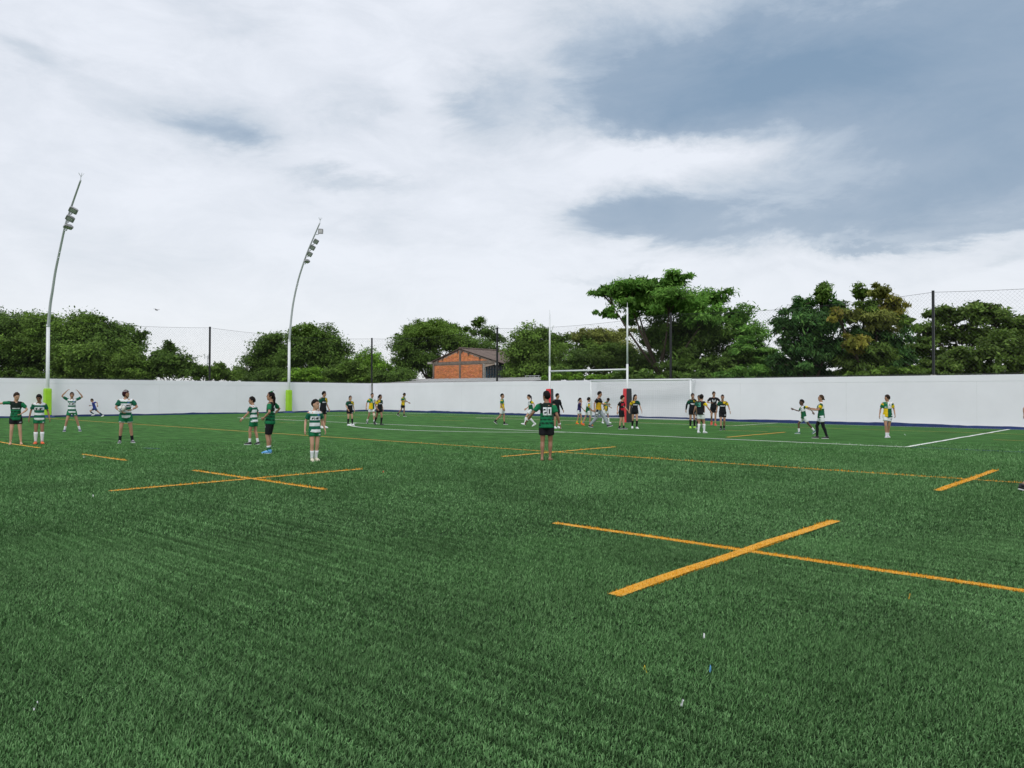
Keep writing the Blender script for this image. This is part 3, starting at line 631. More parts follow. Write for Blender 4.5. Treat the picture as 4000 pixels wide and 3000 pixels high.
tree('broad_tree', 'wide loose olive tree at the right edge with sky showing through', 'tree', 54, [(3700,1240,95,42,0),(3800,1220,100,42,0),(3900,1240,95,45,0),(3980,1270,90,60,0),(3640,1300,90,45,0),(3750,1310,110,50,0),(3870,1330,120,55,0),(4020,1360,90,70,0),(3600,1360,80,45,0),(3700,1390,110,50,0)], 'deepolive', size=.27, asp=.5, dens=.8, seed=35, tr=.26, flat=.45, clump=.5)
tree('bush', 'dense olive bush above the wall at the right edge', 'bush', 47, [(3800,1400,110,50,0),(3920,1370,110,60,0),(3700,1420,80,40,0),(3850,1440,140,30,0),(4030,1420,90,50,0),(3640,1440,70,30,0)], 'deepolive', seed=36, tr=.1, group=G2)
tree('bush', 'small green bush low at the foot of the golden mango tree', 'bush', 46, [(3400,1462,60,18,0),(3480,1450,60,26,0),(3560,1455,60,24,0),(3330,1470,40,12,0)], 'mid', seed=37, tr=.06, group=G2)
for lab, dep, xs, pl in (('dark undergrowth peeking over the left wall at the far left', 68, range(-40, 600, 75), 'dark'), ('dark undergrowth along the wall left of the brick house', 84, range(1000, 1620, 80), 'dark'), ('dark undergrowth over the wall behind the goal', 54, range(2440, 3060, 70), 'dark'),
        ('dark undergrowth over the wall below the dark mango tree', 52, range(3040, 3600, 70), 'mango'), ('dark undergrowth over the wall at the far right', 50, range(3600, 4100, 70), 'deepolive')):
    tree('undergrowth', lab, 'bush', dep, [(x_, 1482+(x_*7919 % 13)-6, 56, 40, (x_*31 % 7)*.2) for x_ in xs], pl, seed=int(dep*7), tr=.05, group=G2, limbs=False, dens=1.15)
print('leaves', LEAVES[0])

# ------------------------------------------------------------------ people
def V3(*a): return np.array(a, float)
def unit(a): return a/(np.linalg.norm(a)+1e-9)
def ik(a, tgt, l1, l2, hint):
    d = tgt-a; ds = np.linalg.norm(d); mxl = (l1+l2)*.998
    if ds > mxl: tgt = a+d*mxl/ds; d = tgt-a; ds = mxl
    ds = max(ds, abs(l1-l2)+.02)
    x = (l1*l1-l2*l2+ds*ds)/(2*ds); h = math.sqrt(max(l1*l1-x*x, 0)); u = unit(d); b = hint-u*(hint@u); b = unit(b)
    return a+u*x+b*h, tgt
def rotm(ax, deg):
    return np.array(Matrix.Rotation(R(deg), 3, ax))
def voxel(mb, size, name):
    me = mb.mesh(name); bm = bmesh.new(); bm.from_mesh(me); bmesh.ops.recalc_face_normals(bm, faces=bm.faces); bm.to_mesh(me); bm.free()
    o = bpy.data.objects.new('tmp', me); COL.objects.link(o)
    m = o.modifiers.new('r', 'REMESH'); m.mode = 'VOXEL'; m.voxel_size = size; m.use_smooth_shade = True
    s = o.modifiers.new('s', 'SMOOTH'); s.factor = .5; s.iterations = 2
    dg = bpy.context.evaluated_depsgraph_get(); out = bpy.data.meshes.new_from_object(o.evaluated_get(dg)); out.name = name
    bpy.data.objects.remove(o); bpy.data.meshes.remove(me); return out
def coords(me):
    a = np.empty(len(me.vertices)*3, np.float32); me.vertices.foreach_get('co', a); return a.reshape(-1, 3).astype(float)
GREEN, DGREEN, WHITE, BLACK, YELLOW = (.012,.16,.065), (.012,.06,.035), (.72,.74,.76), (.013,.014,.017), (.72,.50,.015)
HOOPG = (.012,.115,.065)
def hsh(a, b): return np.modf(np.abs(np.sin(a*12.9898+b*78.233)*43758.5453))[0]
def specks(x, z, x0, x1, z0, z1, cell=.018):
    ins = (x > x0) & (x < x1) & (z > z0) & (z < z1); return ins & (hsh(np.floor(x/cell), np.floor(z/cell/1.3)) > .52)
def pattern(kind, x, y, z, sl, st):
    """x to the figure's right, y forward, z up in the 1.7 m torso frame; sl = -1/0/+1 sleeve side; st = 0..1 along the sleeve"""
    if kind.endswith('M'): kind = kind[:-1]; x = -x; sl = -sl
    n = len(x); c = np.zeros((n, 3)); P = lambda m, col: c.__setitem__(m, col)
    fr = y > 0; bd = sl == 0; s = sl != 0
    if kind == 'hoops':
        P(slice(None), HOOPG)
        for lo, hi in ((1.345, 1.6), (1.165, 1.27), (.995, 1.085), (.0, .905)): P(bd & (z > lo) & (z < hi), WHITE)
        P(bd & fr & specks(x, z, -.11, .12, 1.185, 1.25), BLACK); P(bd & fr & (abs(x+.08) < .03) & (abs(z-1.31) < .018), (.08,.15,.45))
        P(s, HOOPG); P(s & (st < .12), WHITE); P(bd & (z > 1.43), DGREEN)
    elif kind == 'greendark':
        P(slice(None), GREEN); w_ = np.sin(x*9)*.01
        P(bd & (z+w_ > 1.17) & (abs(x) < .17), (.012, .022, .018))
        dg = specks(x+z*.5, z, -.2, .3, 1.2, 1.5, .02); P(bd & dg & (hsh(np.floor(x*30), 2.) > .5), (.015, .05, .03))
        for lo, hi in ((1.08, 1.12), (1.0, 1.04), (.91, .955)): P(bd & (z > lo) & (z < hi) & (np.sin(x*60+z*40) > -.75), (.010, .045, .025))
        P(bd & fr & (abs(x-.0) < .12) & (z > 1.185) & (z < 1.225), WHITE)
        P(s, GREEN); P(s & (st < .3) & (z > 1.41), DGREEN)
    elif kind == 'quarters':
        P(slice(None), GREEN); up = z > 1.17; r_ = np.where(fr, x > 0, x < 0) if False else x > 0
        P(bd & up & r_ & fr, GREEN); P(bd & ~up & r_, YELLOW); P(bd & up & ~r_, WHITE); P(bd & ~up & ~r_, (.012,.10,.045)); P(bd & up & r_ & ~fr, GREEN)
        P(bd & fr & specks(x, z, -.12, .12, 1.19, 1.235), (.5,.5,.52)); P(bd & fr & (abs(x+.075) < .03) & (abs(z-1.31) < .022), (.06,.10,.25))
        P(s, GREEN); P(s & (st < .38), YELLOW); P((sl < 0) & (st < .45), (.012,.10,.045)); P((sl < 0) & (st >= .45), YELLOW); P(bd & (z > 1.425), WHITE)
    elif kind == 'blackgold':
        P(slice(None), BLACK); P(bd & fr & (x > 0) & (z > 1.27), (.010,.055,.038)); P(bd & fr & (x < -.015) & (z > 1.28+.3*(x+.12)) & (z < 1.40), (.60,.42,.02))
        P(bd & fr & (abs(x) < .12) & (z > 1.175) & (z < 1.225), WHITE); P(bd & fr & specks(x, z, -.10, .10, 1.188, 1.212), (.15,.17,.25))
        P((sl > 0), (.010,.085,.05)); P((sl < 0) & (st > .35), YELLOW); P((sl < 0) & (st <= .35), BLACK)
    elif kind == 'goldcoach':
        P(slice(None), BLACK); P(bd & (z < 1.20), (.50,.31,.02)); P(bd & fr & specks(x, z, -.12, .0, 1.27, 1.31), WHITE); P(s, BLACK); P(s & (st < .15), (.5,.5,.5))
    elif kind == 'redblack':
        P(slice(None), BLACK); P(bd & (np.sin(z*26+x*3) > -.1) & (abs(x) < .15), (.45,.015,.035)); P(bd & fr & (abs(x) < .02) & (abs(z-1.16) < .025), WHITE); P(bd & (z < .98), BLACK); P(s, BLACK)
    elif kind == 'blue': P(slice(None), (.03,.05,.24)); P(bd & fr & specks(x, z, -.1, .1, 1.2, 1.24), WHITE); P(s, (.04,.05,.30))
    elif kind == 'navy': P(slice(None), (.035,.03,.11))
    elif kind == 'black': P(slice(None), BLACK)
    elif kind == 'blacklogo':
        P(slice(None), BLACK); P(bd & fr & (abs(abs(x)-.045-(z-1.22)*.35) < .022) & (z > 1.19) & (z < 1.30), WHITE); P(bd & fr & (abs(x) < .02) & (abs(z-1.26) < .012), WHITE)
    elif kind == 'white': P(slice(None), (.74,.75,.78))
    return c
DIG = {'2': ['111111','111111','100011','000011','111111','111111','110000','110001','111111','111111'], '0': ['111111','111111','110011','110011','110011','110011','110011','110011','111111','111111'],
       '1': ['001100','011100','111100','001100','001100','001100','001100','001100','111111','111111'], '5': ['111111','111111','110000','110000','111111','111111','000011','100011','111111','111111'], '4': ['110011','110011','110011','110011','111111','111111','000011','000011','000011','000011']}
SKN = {'fair': (.52,.30,.20), 'tan': (.40,.215,.135), 'brown': (.29,.145,.085), 'dark': (.10,.050,.032)}
HAIRC = (.008,.006,.0055)
def person(label, x, y, H, face, skin='tan', top='hoops', shorts=GREEN, short_len=.52, tight=False, lean=4, twist=0, head=None, hpitch=0, hs=1.0, build=.93,
           ra=(.12,.06,-.50), la=(.12,.06,-.50), rh=None, lh=None, rf=(.10,0,0,0), lf=(.10,0,0,0), sock=None, sock_h=.2, sock2=None, shoe=(.7,.7,.7), sole=(.75,.75,.75), bare=False,
           hair='short', hairc=HAIRC, extra=None, number=None, numcol=WHITE, longsleeve=None, trousers=None, hemcol=None, wrist=None, leggings=None):
    s = H/1.70; P0 = V3(x, y, 0); c = unit(np.array([CAM[0]-x, CAM[1]-y])); rgt = np.array([-c[1], c[0]])      # rgt = towards image right
    hd = math.cos(R(face))*c + math.sin(R(face))*rgt; rz = math.atan2(-hd[0], hd[1])      # local +Y looks along the heading
    hang = (head-face-twist) if head is not None else 0
    dist = math.hypot(CAM[0]-x, CAM[1]-y); vx = (.0142 if dist < 26 else .0205)
    b = build
    thigh, shin = .41, .39; ank = .075 if bare else .087
    feet = {}
    hipz = .885
    for sd, ft in ((1, rf), (-1, lf)):
        fx, fy, fz, fp = ft; a = V3(sd*fx, fy, ank+fz); feet[sd] = (a, fp)
        dxy = math.hypot(sd*fx-sd*.09, fy); mz = math.sqrt(max(.01, (.797)**2-dxy**2))+ank+fz; hipz = min(hipz, mz)
    dz = hipz-.885; pel = V3(0, 0, .90+dz)
    T = rotm('Z', twist) @ rotm('X', -lean)
    def tor(p): return pel + T @ (np.array(p, float)-V3(0, 0, .90))
    limb = {}
    for sd in (1, -1):
        hip = V3(sd*.09*b, 0, .885+dz); kn, an = ik(hip, feet[sd][0], thigh, shin, V3(sd*.12, 1, .05)); limb['leg', sd] = (hip, kn, an)
        sh = tor((sd*.165*b, -.005, 1.39)); tgt = ra if sd > 0 else la; hint = (rh if sd > 0 else lh)
        if hint is None: hint = (.35, -1, -.25)
        tg = sh + T @ V3(sd*tgt[0], tgt[1], tgt[2]); el, wr = ik(sh, tg, .285, .255, T @ V3(sd*hint[0], hint[1], hint[2])); limb['arm', sd] = (sh, el, wr)
    HR = T @ rotm('Z', hang) @ rotm('X', hpitch); hs_ = hs
    hc = tor((0, .012, 1.475)) + HR @ V3(0, .012, .112*hs_)
    def hp(p): return hc + HR @ (np.array(p, float)*hs_)
    def ring(fn, z, rx, ry, cy=0, n=14): return [fn((rx*math.cos(2*math.pi*i/n), cy+ry*math.sin(2*math.pi*i/n), z)) for i in range(n)]
    S = lambda p: np.array(p)*s
    def scaled(mb):
        mb.v = [tuple(np.array(p)*s) for p in mb.v]; return mb
    # ---- body
    mb = MB()
    mb.loft([ring(tor, z, rx*b, ry*b) for z, rx, ry in ((.80,.08,.07),(.86,.14,.10),(.92,.155,.108),(1.0,.142,.10),(1.08,.13,.095),(1.18,.14,.10),(1.28,.158,.108),(1.36,.16,.095),(1.405,.12,.08),(1.44,.066,.062),(1.48,.054,.056))])
    mb.tube([tor((0,-.005,1.42)), hp((0,-.012,-.06))], [.058, .052], 12)
    mb.loft([ring(hp, z, rx, ry, cy) for z, rx, ry, cy in ((-.118,.028,.03,.05),(-.10,.046,.052,.034),(-.065,.060,.078,.016),(-.02,.069,.094,.004),(.03,.074,.099,-.002),(.07,.069,.092,-.006),(.098,.05,.066,-.01),(.112,.018,.025,-.01))])
    mb.tube([hp((0,.088,.018)), hp((0,.112,-.022)), hp((0,.088,-.034))], [.010, .017, .012], 6)
    for sd in (1, -1): mb.ball(hp((sd*.075,-.008,-.008)), (.014,.024,.034), 6, 5)
    for sd in (1, -1):
        sh, el, wr = limb['arm', sd]; mb.tube([sh, sh*.55+el*.45, el, el*.65+wr*.35, wr], [.056*b, .047*b, .037*b, .038*b, .026], 10)
        hip, kn, an = limb['leg', sd]; ax = unit(an-kn); bk = np.cross(unit(kn-hip+1e-6), V3(1, 0, 0)); bk = -unit(np.cross(V3(1,0,0), ax))
        calf = kn*.68+an*.32 + V3(0, -.014, 0)
        mb.tube([hip, hip*.6+kn*.4, kn, calf, kn*.25+an*.75, an], [.088*b, .078*b, .052, .055*b, .037, .034], 12)
    def foot_pts(sd):
        a, fp = limb['leg', sd][2], feet[sd][1]; fr = rotm('Z', -sd*10) @ rotm('X', -fp); return a, fr
    def footloft(mb, sd, w, h0, grow=0.0, mi=0):
        a, fr = foot_pts(sd); rings = []
        for yy, hw, zt, zb in ((-.062,.020,-.028,-.062),(-.055,.032,-.005,-.072),(-.02,.036,.012,-.075),(.03,.037,-.002,-.075),(.08,.043,-.022,-.075),(.13,.044,-.038,-.075),(.165,.034,-.048,-.074),(.182,.016,-.056,-.07)):
            hw = hw*w; zt += grow; rings.append([a+fr@V3(u*hw, yy*(1+grow*4), zt if v > 0 else zb) if abs(v) > .5 else a+fr@V3(u*hw, yy*(1+grow*4), (zt+zb)/2) for u, v in ((-.55,-1),(.55,-1),(1,-.6),(1,0),(.5,1),(-.5,1),(-1,0),(-1,-.6))])
        mb.loft(rings, mi)
    for sd in (1, -1): footloft(mb, sd, 1.0, 0)
    me = voxel(scaled(mb), vx*1.0, 'person')
    # hands: palm and five fingers growing out of the wrist
    hb = MB()
    for sd in (1, -1):
        sh, el, wr = limb['arm', sd]; d = unit(wr-el); side = T @ V3(0, 1, 0); side = unit(side-d*(side@d)); nr = np.cross(d, side)*sd      # palm normal towards the body
        if nr @ (T @ V3(-sd, 0, 0)) < 0: nr = -nr
        hb.tube([wr-d*.02, wr+d*.03, wr+d*.075, wr+d*.092], [(.024,.02),(.036,.017),(.041,.014),(.036,.011)], 8, ref=side)
        for j, (off, ln) in enumerate(((.031,.068),(.011,.078),(-.010,.072),(-.030,.056))):
            p0 = wr+d*.082+side*off; p1 = p0+d*ln*.5+nr*.012; p2 = p1+d*ln*.38+nr*.026; hb.tube([p0, p1, p2], [.0095, .0088, .0065], 6)
        t0 = wr+d*.03+side*.030; hb.tube([t0, t0+side*.026+d*.03+nr*.01, t0+side*.026+d*.062+nr*.022], [.012, .0105, .008], 6)
    scaled(hb)
    bm = bmesh.new(); bm.from_mesh(me); nv = [bm.verts.new(p) for p in hb.v]; bm.verts.ensure_lookup_table()
    for f in hb.f: bm.faces.new([nv[i] for i in f])
    bmesh.ops.recalc_face_normals(bm, faces=bm.faces)
    for f in bm.faces: f.smooth = True
    bm.to_mesh(me); bm.free()
    q = coords(me)/s; col = np.tile(np.array(SKN[skin]), (len(q), 1))
    loc = (q-hc) @ HR / hs_
    inh = np.abs(loc[:, 2]) < .13
    for ex in (-.031, .031):
        m = inh & (np.hypot((loc[:, 0]-ex)/1.5, loc[:, 2]-.012) < .0105) & (loc[:, 1] > .05); col[m] = (.05,.035,.03)
        m = inh & (np.abs(loc[:, 0]-ex) < .024) & (np.abs(loc[:, 2]-.036) < .008) & (loc[:, 1] > .05); col[m] = HAIRC
    m = inh & (np.abs(loc[:, 0]) < .026) & (np.abs(loc[:, 2]+.062) < .009) & (loc[:, 1] > .05); col[m] = np.array(SKN[skin])*np.array((.8,.45,.45))
    set_colors(me, col); me.materials.append(MT['skin'])
    o = link('person', me, None, P0); o.rotation_euler = (0, 0, rz); tag(o, label, 'person', 'players and coaches on the pitch')
    # ---- jersey
    hem = .815 if not trousers else .86
    mb = MB(); lo = 1.0
    mb.loft([ring(tor, z, rx*b, ry*b) for z, rx, ry in ((hem,.196,.146),(hem+.03,.198,.148),(.93,.184,.138),(1.0,.170,.128),(1.08,.158,.122),(1.18,.162,.122),(1.28,.172,.122),(1.345,.168,.106),(1.39,.135,.09),(1.435,.078,.072))])
    fr_ = .62 if longsleeve is None else 1.0
    for sd in (1, -1):
        sh, el, wr = limb['arm', sd]; e = sh+(el-sh)*.74; st = T @ V3(-sd*.05, 0, -.01)
        mb.tube([sh+st, sh+(el-sh)*.2, sh+(el-sh)*.5, e], [.062*b, .066*b, .065*b, .067*b], 12)
    j = voxel(scaled(mb), vx*1.08, 'jersey'); q = coords(j)/s
    # cloth folds
    nn = np.empty(len(q)*3, np.float32); j.vertices.foreach_get('normal', nn); nn = nn.reshape(-1, 3)
    fold = np.sin(q[:, 2]*38+q[:, 0]*21+x)*np.sin(q[:, 0]*27-q[:, 2]*17+y)*.006
    q2 = (q+nn*fold[:, None]); j.vertices.foreach_set('co', (q2*s).astype(np.float32).ravel()); j.update()
    tl = (q-pel) @ T + V3(0, 0, .90)
    sl = np.zeros(len(q)); stt = np.zeros(len(q))
    for sd in (1, -1):
        sh, el, wr = limb['arm', sd]; u = el-sh; Ln = np.linalg.norm(u); u = u/Ln; tt = (q-sh)@u/(Ln*.74); r_ = np.linalg.norm((q-sh)-np.outer((q-sh)@u, u), axis=1)
        m = (r_ < .098) & (tt > .10) & (tl[:, 0]*sd > .148*b); sl[m] = sd; stt[m] = tt[m]
    set_colors(j, pattern(top, tl[:, 0]/b, tl[:, 1], tl[:, 2], sl, np.clip(stt, 0, 1))); j.materials.append(MT['cloth']); jo = link('jersey', j, o)
    if longsleeve is not None:
        for sd in (1, -1):
            sh, el, wr = limb['arm', sd]; mb = MB(); mb.tube([sh+(el-sh)*.6, el, el*.6+wr*.4, wr-unit(wr-el)*.01], [.058, .049, .046, .034], 10)
            sm = scaled(mb).mesh('sleeve'); set_colors(sm, np.tile(longsleeve, (len(sm.vertices), 1))); sm.materials.append(MT['cloth']); sm.polygons.foreach_set('use_smooth', [True]*len(sm.polygons)); link('sleeve', sm, o)
    if number:
        bv = BVHTree.FromPolygons([Vector(p) for p in coords(j)], [tuple(p.vertices) for p in j.polygons]); Tb = T
        nm, back, xc, zc, cell, cell_h = number
        mb = MB(); wtot = len(nm)*7*cell-cell
        for di, ch in enumerate(nm):
            for r_i, row in enumerate(DIG[ch]):
                for c_i, bit in enumerate(row):
                    if bit != '1': continue
                    qd = []
                    for du, dv in ((0,1),(1,1),(1,0),(0,0)):
                        u = -wtot/2+(di*7+c_i+du)*cell; zz = zc+5*cell_h-(r_i+1-dv)*cell_h
                        # text reads left to right as seen by someone looking at that side
                        xx = (xc+u) if back else (xc-u)
                        p = tor((xx, -.4 if back else .4, zz)); dirv = T @ V3(0, 1 if back else -1, 0)
                        hit = bv.ray_cast(Vector(p*s), Vector(dirv))[0]
                        qd.append((np.array(hit)/s - dirv*.005) if hit is not None else tor((xx, -.13 if back else .13, zz)))
                    mb.add(qd, [(0,1,2,3)])
        nmesh = scaled(mb).mesh('number'); set_colors(nmesh, np.tile(numcol, (len(nmesh.vertices), 1))); nmesh.materials.append(MT['cloth']); link('number', nmesh, jo)
    # ---- shorts or trousers
    mb = MB(); e_ = .010 if tight else .020
    mb.loft([[pel+V3(rx*b*math.cos(a), ry*b*math.sin(a), z-.90) for a in np.linspace(0, 2*math.pi, 15)[:-1]] for z, rx, ry in ((.80,.12,.09),(.84,.15+e_*.4,.11+e_*.4),(.90,.158+e_*.4,.113+e_*.4),(.99,.146,.106))])
    for sd in (1, -1):
        hip, kn, an = limb['leg', sd]
        if trousers is not None:
            mb.tube([hip+V3(0,0,.02), hip*.5+kn*.5, kn, kn*.5+an*.5, an+V3(0,0,.0)], [.105*b, .102*b, .082, .076, .058], 12)
        else:
            k = short_len; mb.tube([hip+V3(0,0,.02), hip+(kn-hip)*k*.5, hip+(kn-hip)*k], [(.088+e_)*b, (.082+e_*1.1)*b, ((.076 if k < .7 else .062)+e_*1.25)*b], 12)
    sm = voxel(scaled(mb), vx*1.1, 'shorts'); q = coords(sm)/s; cl = np.tile(np.array(trousers if trousers is not None else shorts), (len(q), 1))
    if trousers is not None:
        for sd in (1, -1):
            hip, kn, an = limb['leg', sd]; tq = ((q-hip)@(kn-hip))/((kn-hip)@(kn-hip)); m = (q[:, 0]*sd > .09) & (np.abs(q[:, 1]-(hip+np.outer(tq, kn-hip))[:, 1]) < .045) & (tq > -.1) & (tq < .75); cl[m] = BLACK
            m2 = m & (hsh(np.floor(q[:, 2]*26), 1.0) > .5) & (tq > .25) & (tq < .65); cl[m2] = WHITE
    elif hemcol is not None:
        for sd in (1, -1):
            hip, kn, an = limb['leg', sd]; tq = ((q-hip)@(kn-hip))/((kn-hip)@(kn-hip)); cl[(tq > short_len*.90) & (q[:, 0]*sd > -.02)] = hemcol
    else:
        hip, kn, an = limb['leg', -1]; m = (np.abs(q[:, 2]-(hip[2]-.14)) < .02) & (q[:, 1] > .05) & (np.abs(q[:, 0]+.12) < .03); cl[m] = (.5,.52,.55) if sum(shorts) < 1 else (.1,.12,.2)
    set_colors(sm, cl); sm.materials.append(MT['cloth']); link('trousers' if trousers is not None else 'shorts', sm, o)
    if leggings is not None:
        for sd in (1, -1):
            hip, kn, an = limb['leg', sd]; mb = MB(); mb.tube([hip, hip*.6+kn*.4, kn, kn*.68+an*.32+V3(0,-.014,0), kn*.25+an*.75, an+(an-kn)*.01], [.096*b, .086*b, .060, .063*b, .045, .042], 12)
            km = scaled(mb).mesh('legging'); set_colors(km, np.tile(np.array(leggings), (len(km.vertices), 1))); km.materials.append(MT['cloth']); km.polygons.foreach_set('use_smooth', [True]*len(km.polygons)); link('legging', km, o)
    # ---- socks and shoes
    for sd in (1, -1):
        hip, kn, an = limb['leg', sd]
        if sock is not None:
            k = sock_h/.39; pts = [an+(kn-an)*t for t in np.linspace(-.03, k, 6)]; prof = lambda t: np.interp(t, [0, .2, .5, .7, .9, 1.2], [.043, .043, .054, .063, .062, .06])
            mb = MB(); mb.tube(pts, [prof(t)*(1 if True else 1) for t in np.linspace(0, k, 6)], 12); nvp = 12
            mb.tube([an+V3(0,0,-.02), an+V3(0,.02,-.05)], [.042, .03], 10)
            kk = scaled(mb).mesh('sock'); cc = np.tile(np.array(sock, float), (len(kk.vertices), 1))
            if sock2 is not None: cc[48:72] = sock2
            set_colors(kk, cc); kk.materials.append(MT['cloth']); kk.polygons.foreach_set('use_smooth', [True]*len(kk.polygons)); link('sock', kk, o)
        if not bare:
            mb = MB(); footloft(mb, sd, 1.16, 0, .010); n1 = len(mb.v)
            a, fr = foot_pts(sd); mb.tube([a+V3(0,-.008,-.03), a+V3(0,-.008,.022)], [.046, .043], 10); n2 = len(mb.v)
            for yy in (.035, .065, .09): mb.tube([a+fr@V3(-.026,yy,-.004-yy*.22), a+fr@V3(0,yy,.012-yy*.22), a+fr@V3(.026,yy,-.004-yy*.22)], .006, 5)
            kk = scaled(mb).mesh('shoe'); cc = np.tile(np.array(shoe, float), (len(kk.vertices), 1)); cc[n2:] = sole; set_colors(kk, cc); kk.materials.append(MT['shoe']); kk.polygons.foreach_set('use_smooth', [True]*len(kk.polygons)); so_ = link('shoe', kk, o)
            mb = MB(); rr = []
            for zz in (-.086, -.068): rr.append([a+fr@V3(u*1.2, v*1.06, zz) for u, v in ((-.03,-.055),(.03,-.055),(.04,0),(.044,.07),(.045,.13),(.034,.172),(.012,.19),(-.012,.19),(-.034,.172),(-.045,.13),(-.044,.07),(-.04,0))])
            mb.loft(rr); kk = scaled(mb).mesh('sole'); set_colors(kk, np.tile(sole, (len(kk.vertices), 1))); kk.materials.append(MT['shoe']); link('sole', kk, so_)
    # ---- hair
    rr_ = np.random.default_rng(int(abs(x*100+y*10)))
    if hair != 'helmet':
        fl = {'short': (.058, -.03, -.055), 'spiky': (.06, -.025, -.06), 'fade': (.062, .012, -.03), 'bowl': (.035, -.055, -.09), 'long': (.06, -.05, -.09), 'pony': (.066, -.02, -.07), 'bun': (.066, -.02, -.07)}[hair]
        amp = {'spiky': .10, 'short': .05, 'fade': .06, 'bowl': .04}.get(hair, .025); ph = rr_.uniform(0, 6, 4)
        def hf(d):
            p = d*np.array((.078,.104,.118)); yy, zz = p[1], p[2]; lim = np.interp(yy, [-.09,-.03,.03,.07], [fl[2], fl[1], fl[1]+.02, fl[0]])
            k = 1/(1+math.exp(-(zz-lim)/.009)); nse = amp*(math.sin(d[0]*9+ph[0])*math.sin(d[1]*8+ph[1])+.5*math.sin(d[0]*19+ph[2])*math.sin(d[1]*17+ph[3]))*max(0, d[2])
            return .86+k*(.26+(.06 if hair in ('spiky', 'short', 'fade') else .02)*max(0, d[2])+nse)
        mb = MB(); b0 = MB(); b0.ball((0, -.006, .002), (.076, .102, .116), 18, 14, fn=hf); mb.add([hp(p) for p in b0.v], b0.f)
        if hair == 'long': mb.tube([hp((0,-.06,.04)), hp((0,-.105,-.06)), hp((.0,-.10,-.18)), hp((0,-.10,-.30)), hp((.01,-.09,-.36))], [(.06,.05),(.07,.035),(.07,.032),(.05,.026),(.02,.012)], 10, ref=HR@V3(1,0,0))
        if hair == 'pony': mb.tube([hp((0,-.095,.03)), hp((0,-.125,.0)), hp((0,-.125,-.10)), hp((0,-.115,-.20))], [.022, .03, .027, .010], 8)
        if hair == 'bun': mb.ball(hp((0,-.12,-.035)), (.032,.03,.032), 8, 6)
        km = scaled(mb).mesh('hair'); set_colors(km, np.tile(np.array(hairc), (len(km.vertices), 1))); km.materials.append(MT['hair']); km.polygons.foreach_set('use_smooth', [True]*len(km.polygons)); link('hair', km, o)
    else:
        mb = MB()
        def hf(d):
            p = d*np.array((.085,.11,.125)); lim = np.interp(p[1], [-.09,-.02,.02,.06,.09], [-.10,-.10,-.02,.045,.05]); k = 1/(1+math.exp(-(p[2]-lim)/.006)); return .86+k*.24*(1+.05*math.sin(d[0]*11)*math.sin(d[1]*9))
        b0 = MB(); b0.ball((0,-.004,.002), (.08,.106,.118), 20, 16, fn=hf); mb.add([hp(p) for p in b0.v], b0.f); n0 = len(mb.v)
        mb.tube([hp((-.072,.01,-.05)), hp((-.04,.045,-.115)), hp((0,.055,-.125)), hp((.04,.045,-.115)), hp((.072,.01,-.05))], .010, 6)
        km = scaled(mb).mesh('scrum_cap'); cc = np.tile(np.array((.035,.008,.014)), (len(km.vertices), 1)); q = coords(km)/s; lc = (q-hc)@HR; cc[(np.abs(lc[:, 2]-.085) < .008) & (np.abs(lc[:, 0]) > .02)] = (.5,.5,.5)
        set_colors(km, cc); km.materials.append(MT['hair']); km.polygons.foreach_set('use_smooth', [True]*len(km.polygons)); link('scrum_cap', km, o)
    def small(nm, mb2, colr, mat='cloth'):
        km = scaled(mb2).mesh(nm); set_colors(km, np.tile(np.array(colr, float), (len(km.vertices), 1))); km.materials.append(MT[mat]); km.polygons.foreach_set('use_smooth', [True]*len(km.polygons)); return link(nm, km, o)
    if wrist:
        for sd in wrist:
            sh, el, wr = limb['arm', sd]; d = unit(wr-el); small('wristband', MB().tube([wr-d*.035, wr-d*.005], .033, 10), (.75,.76,.78))
    if extra == 'ribbon':
        small('ribbon', MB().tube([hp((-.06,.0,.118)), hp((0,-.01,.135)), hp((.06,-.01,.115))], [.014,.016,.012], 6).tube([hp((0,-.03,.13)), hp((.02,-.07,.165))], [.012,.006], 5), (.02,.25,.08))
    if extra == 'bandage':
        hip, kn, an = limb['leg', -1]; small('knee_bandage', MB().tube([kn+(hip-kn)*.22, kn, kn+(an-kn)*.2], [.068,.062,.060], 12), (.62,.52,.40))
    return o, limb, s, T, pel, tor

WSH, ORANGE, BLK, GREY = (.74,.75,.77), (.80,.13,.02), (.015,.015,.018), (.35,.37,.40)
DOWN, FRONT = (.12,.06,-.50), (.02,.16,-.46)
person('barefoot boy in striped green jersey pointing out of the left edge', -.35, -34.52, 1.61, 2, 'fair', 'greendark', BLK, .5, ra=(.50,.04,.03), rh=(0,-1,-.6), la=(.0,.22,-.34), lh=(1,-.4,-.4), rf=(.14,0,0,0), lf=(.15,.02,0,0), bare=True, hair='spiky', hairc=(.03,.016,.010), hs=1.05, head=25, hpitch=-12)
person('boy looking down in hooped jersey with knee-high white socks and orange boots', -.27+.1, -33.93, 1.55, 0, 'brown', 'hoops', GREEN, .45, ra=(.14,.02,-.50), la=(.15,.02,-.50), rf=(.10,0,0,0), lf=(.09,.02,0,0), sock=WSH, sock_h=.33, shoe=ORANGE, sole=(.15,.05,.03), hair='short', hs=1.07, head=-12, hpitch=-24)
person('boy in hooped jersey raising both arms over his head', -8.21, -30.36, 1.64, 0, 'tan', 'hoops', GREEN, .48, lean=0, ra=(.06,.06,.36), rh=(1,.1,.25), la=(.10,.06,.34), lh=(1,.1,.25), rf=(.26,.04,0,0), lf=(.30,-.02,0,0), sock=WSH, sock_h=.14, shoe=(.05,.05,.12), sole=WSH, hair='short', hairc=(.03,.016,.010), hs=1.04)
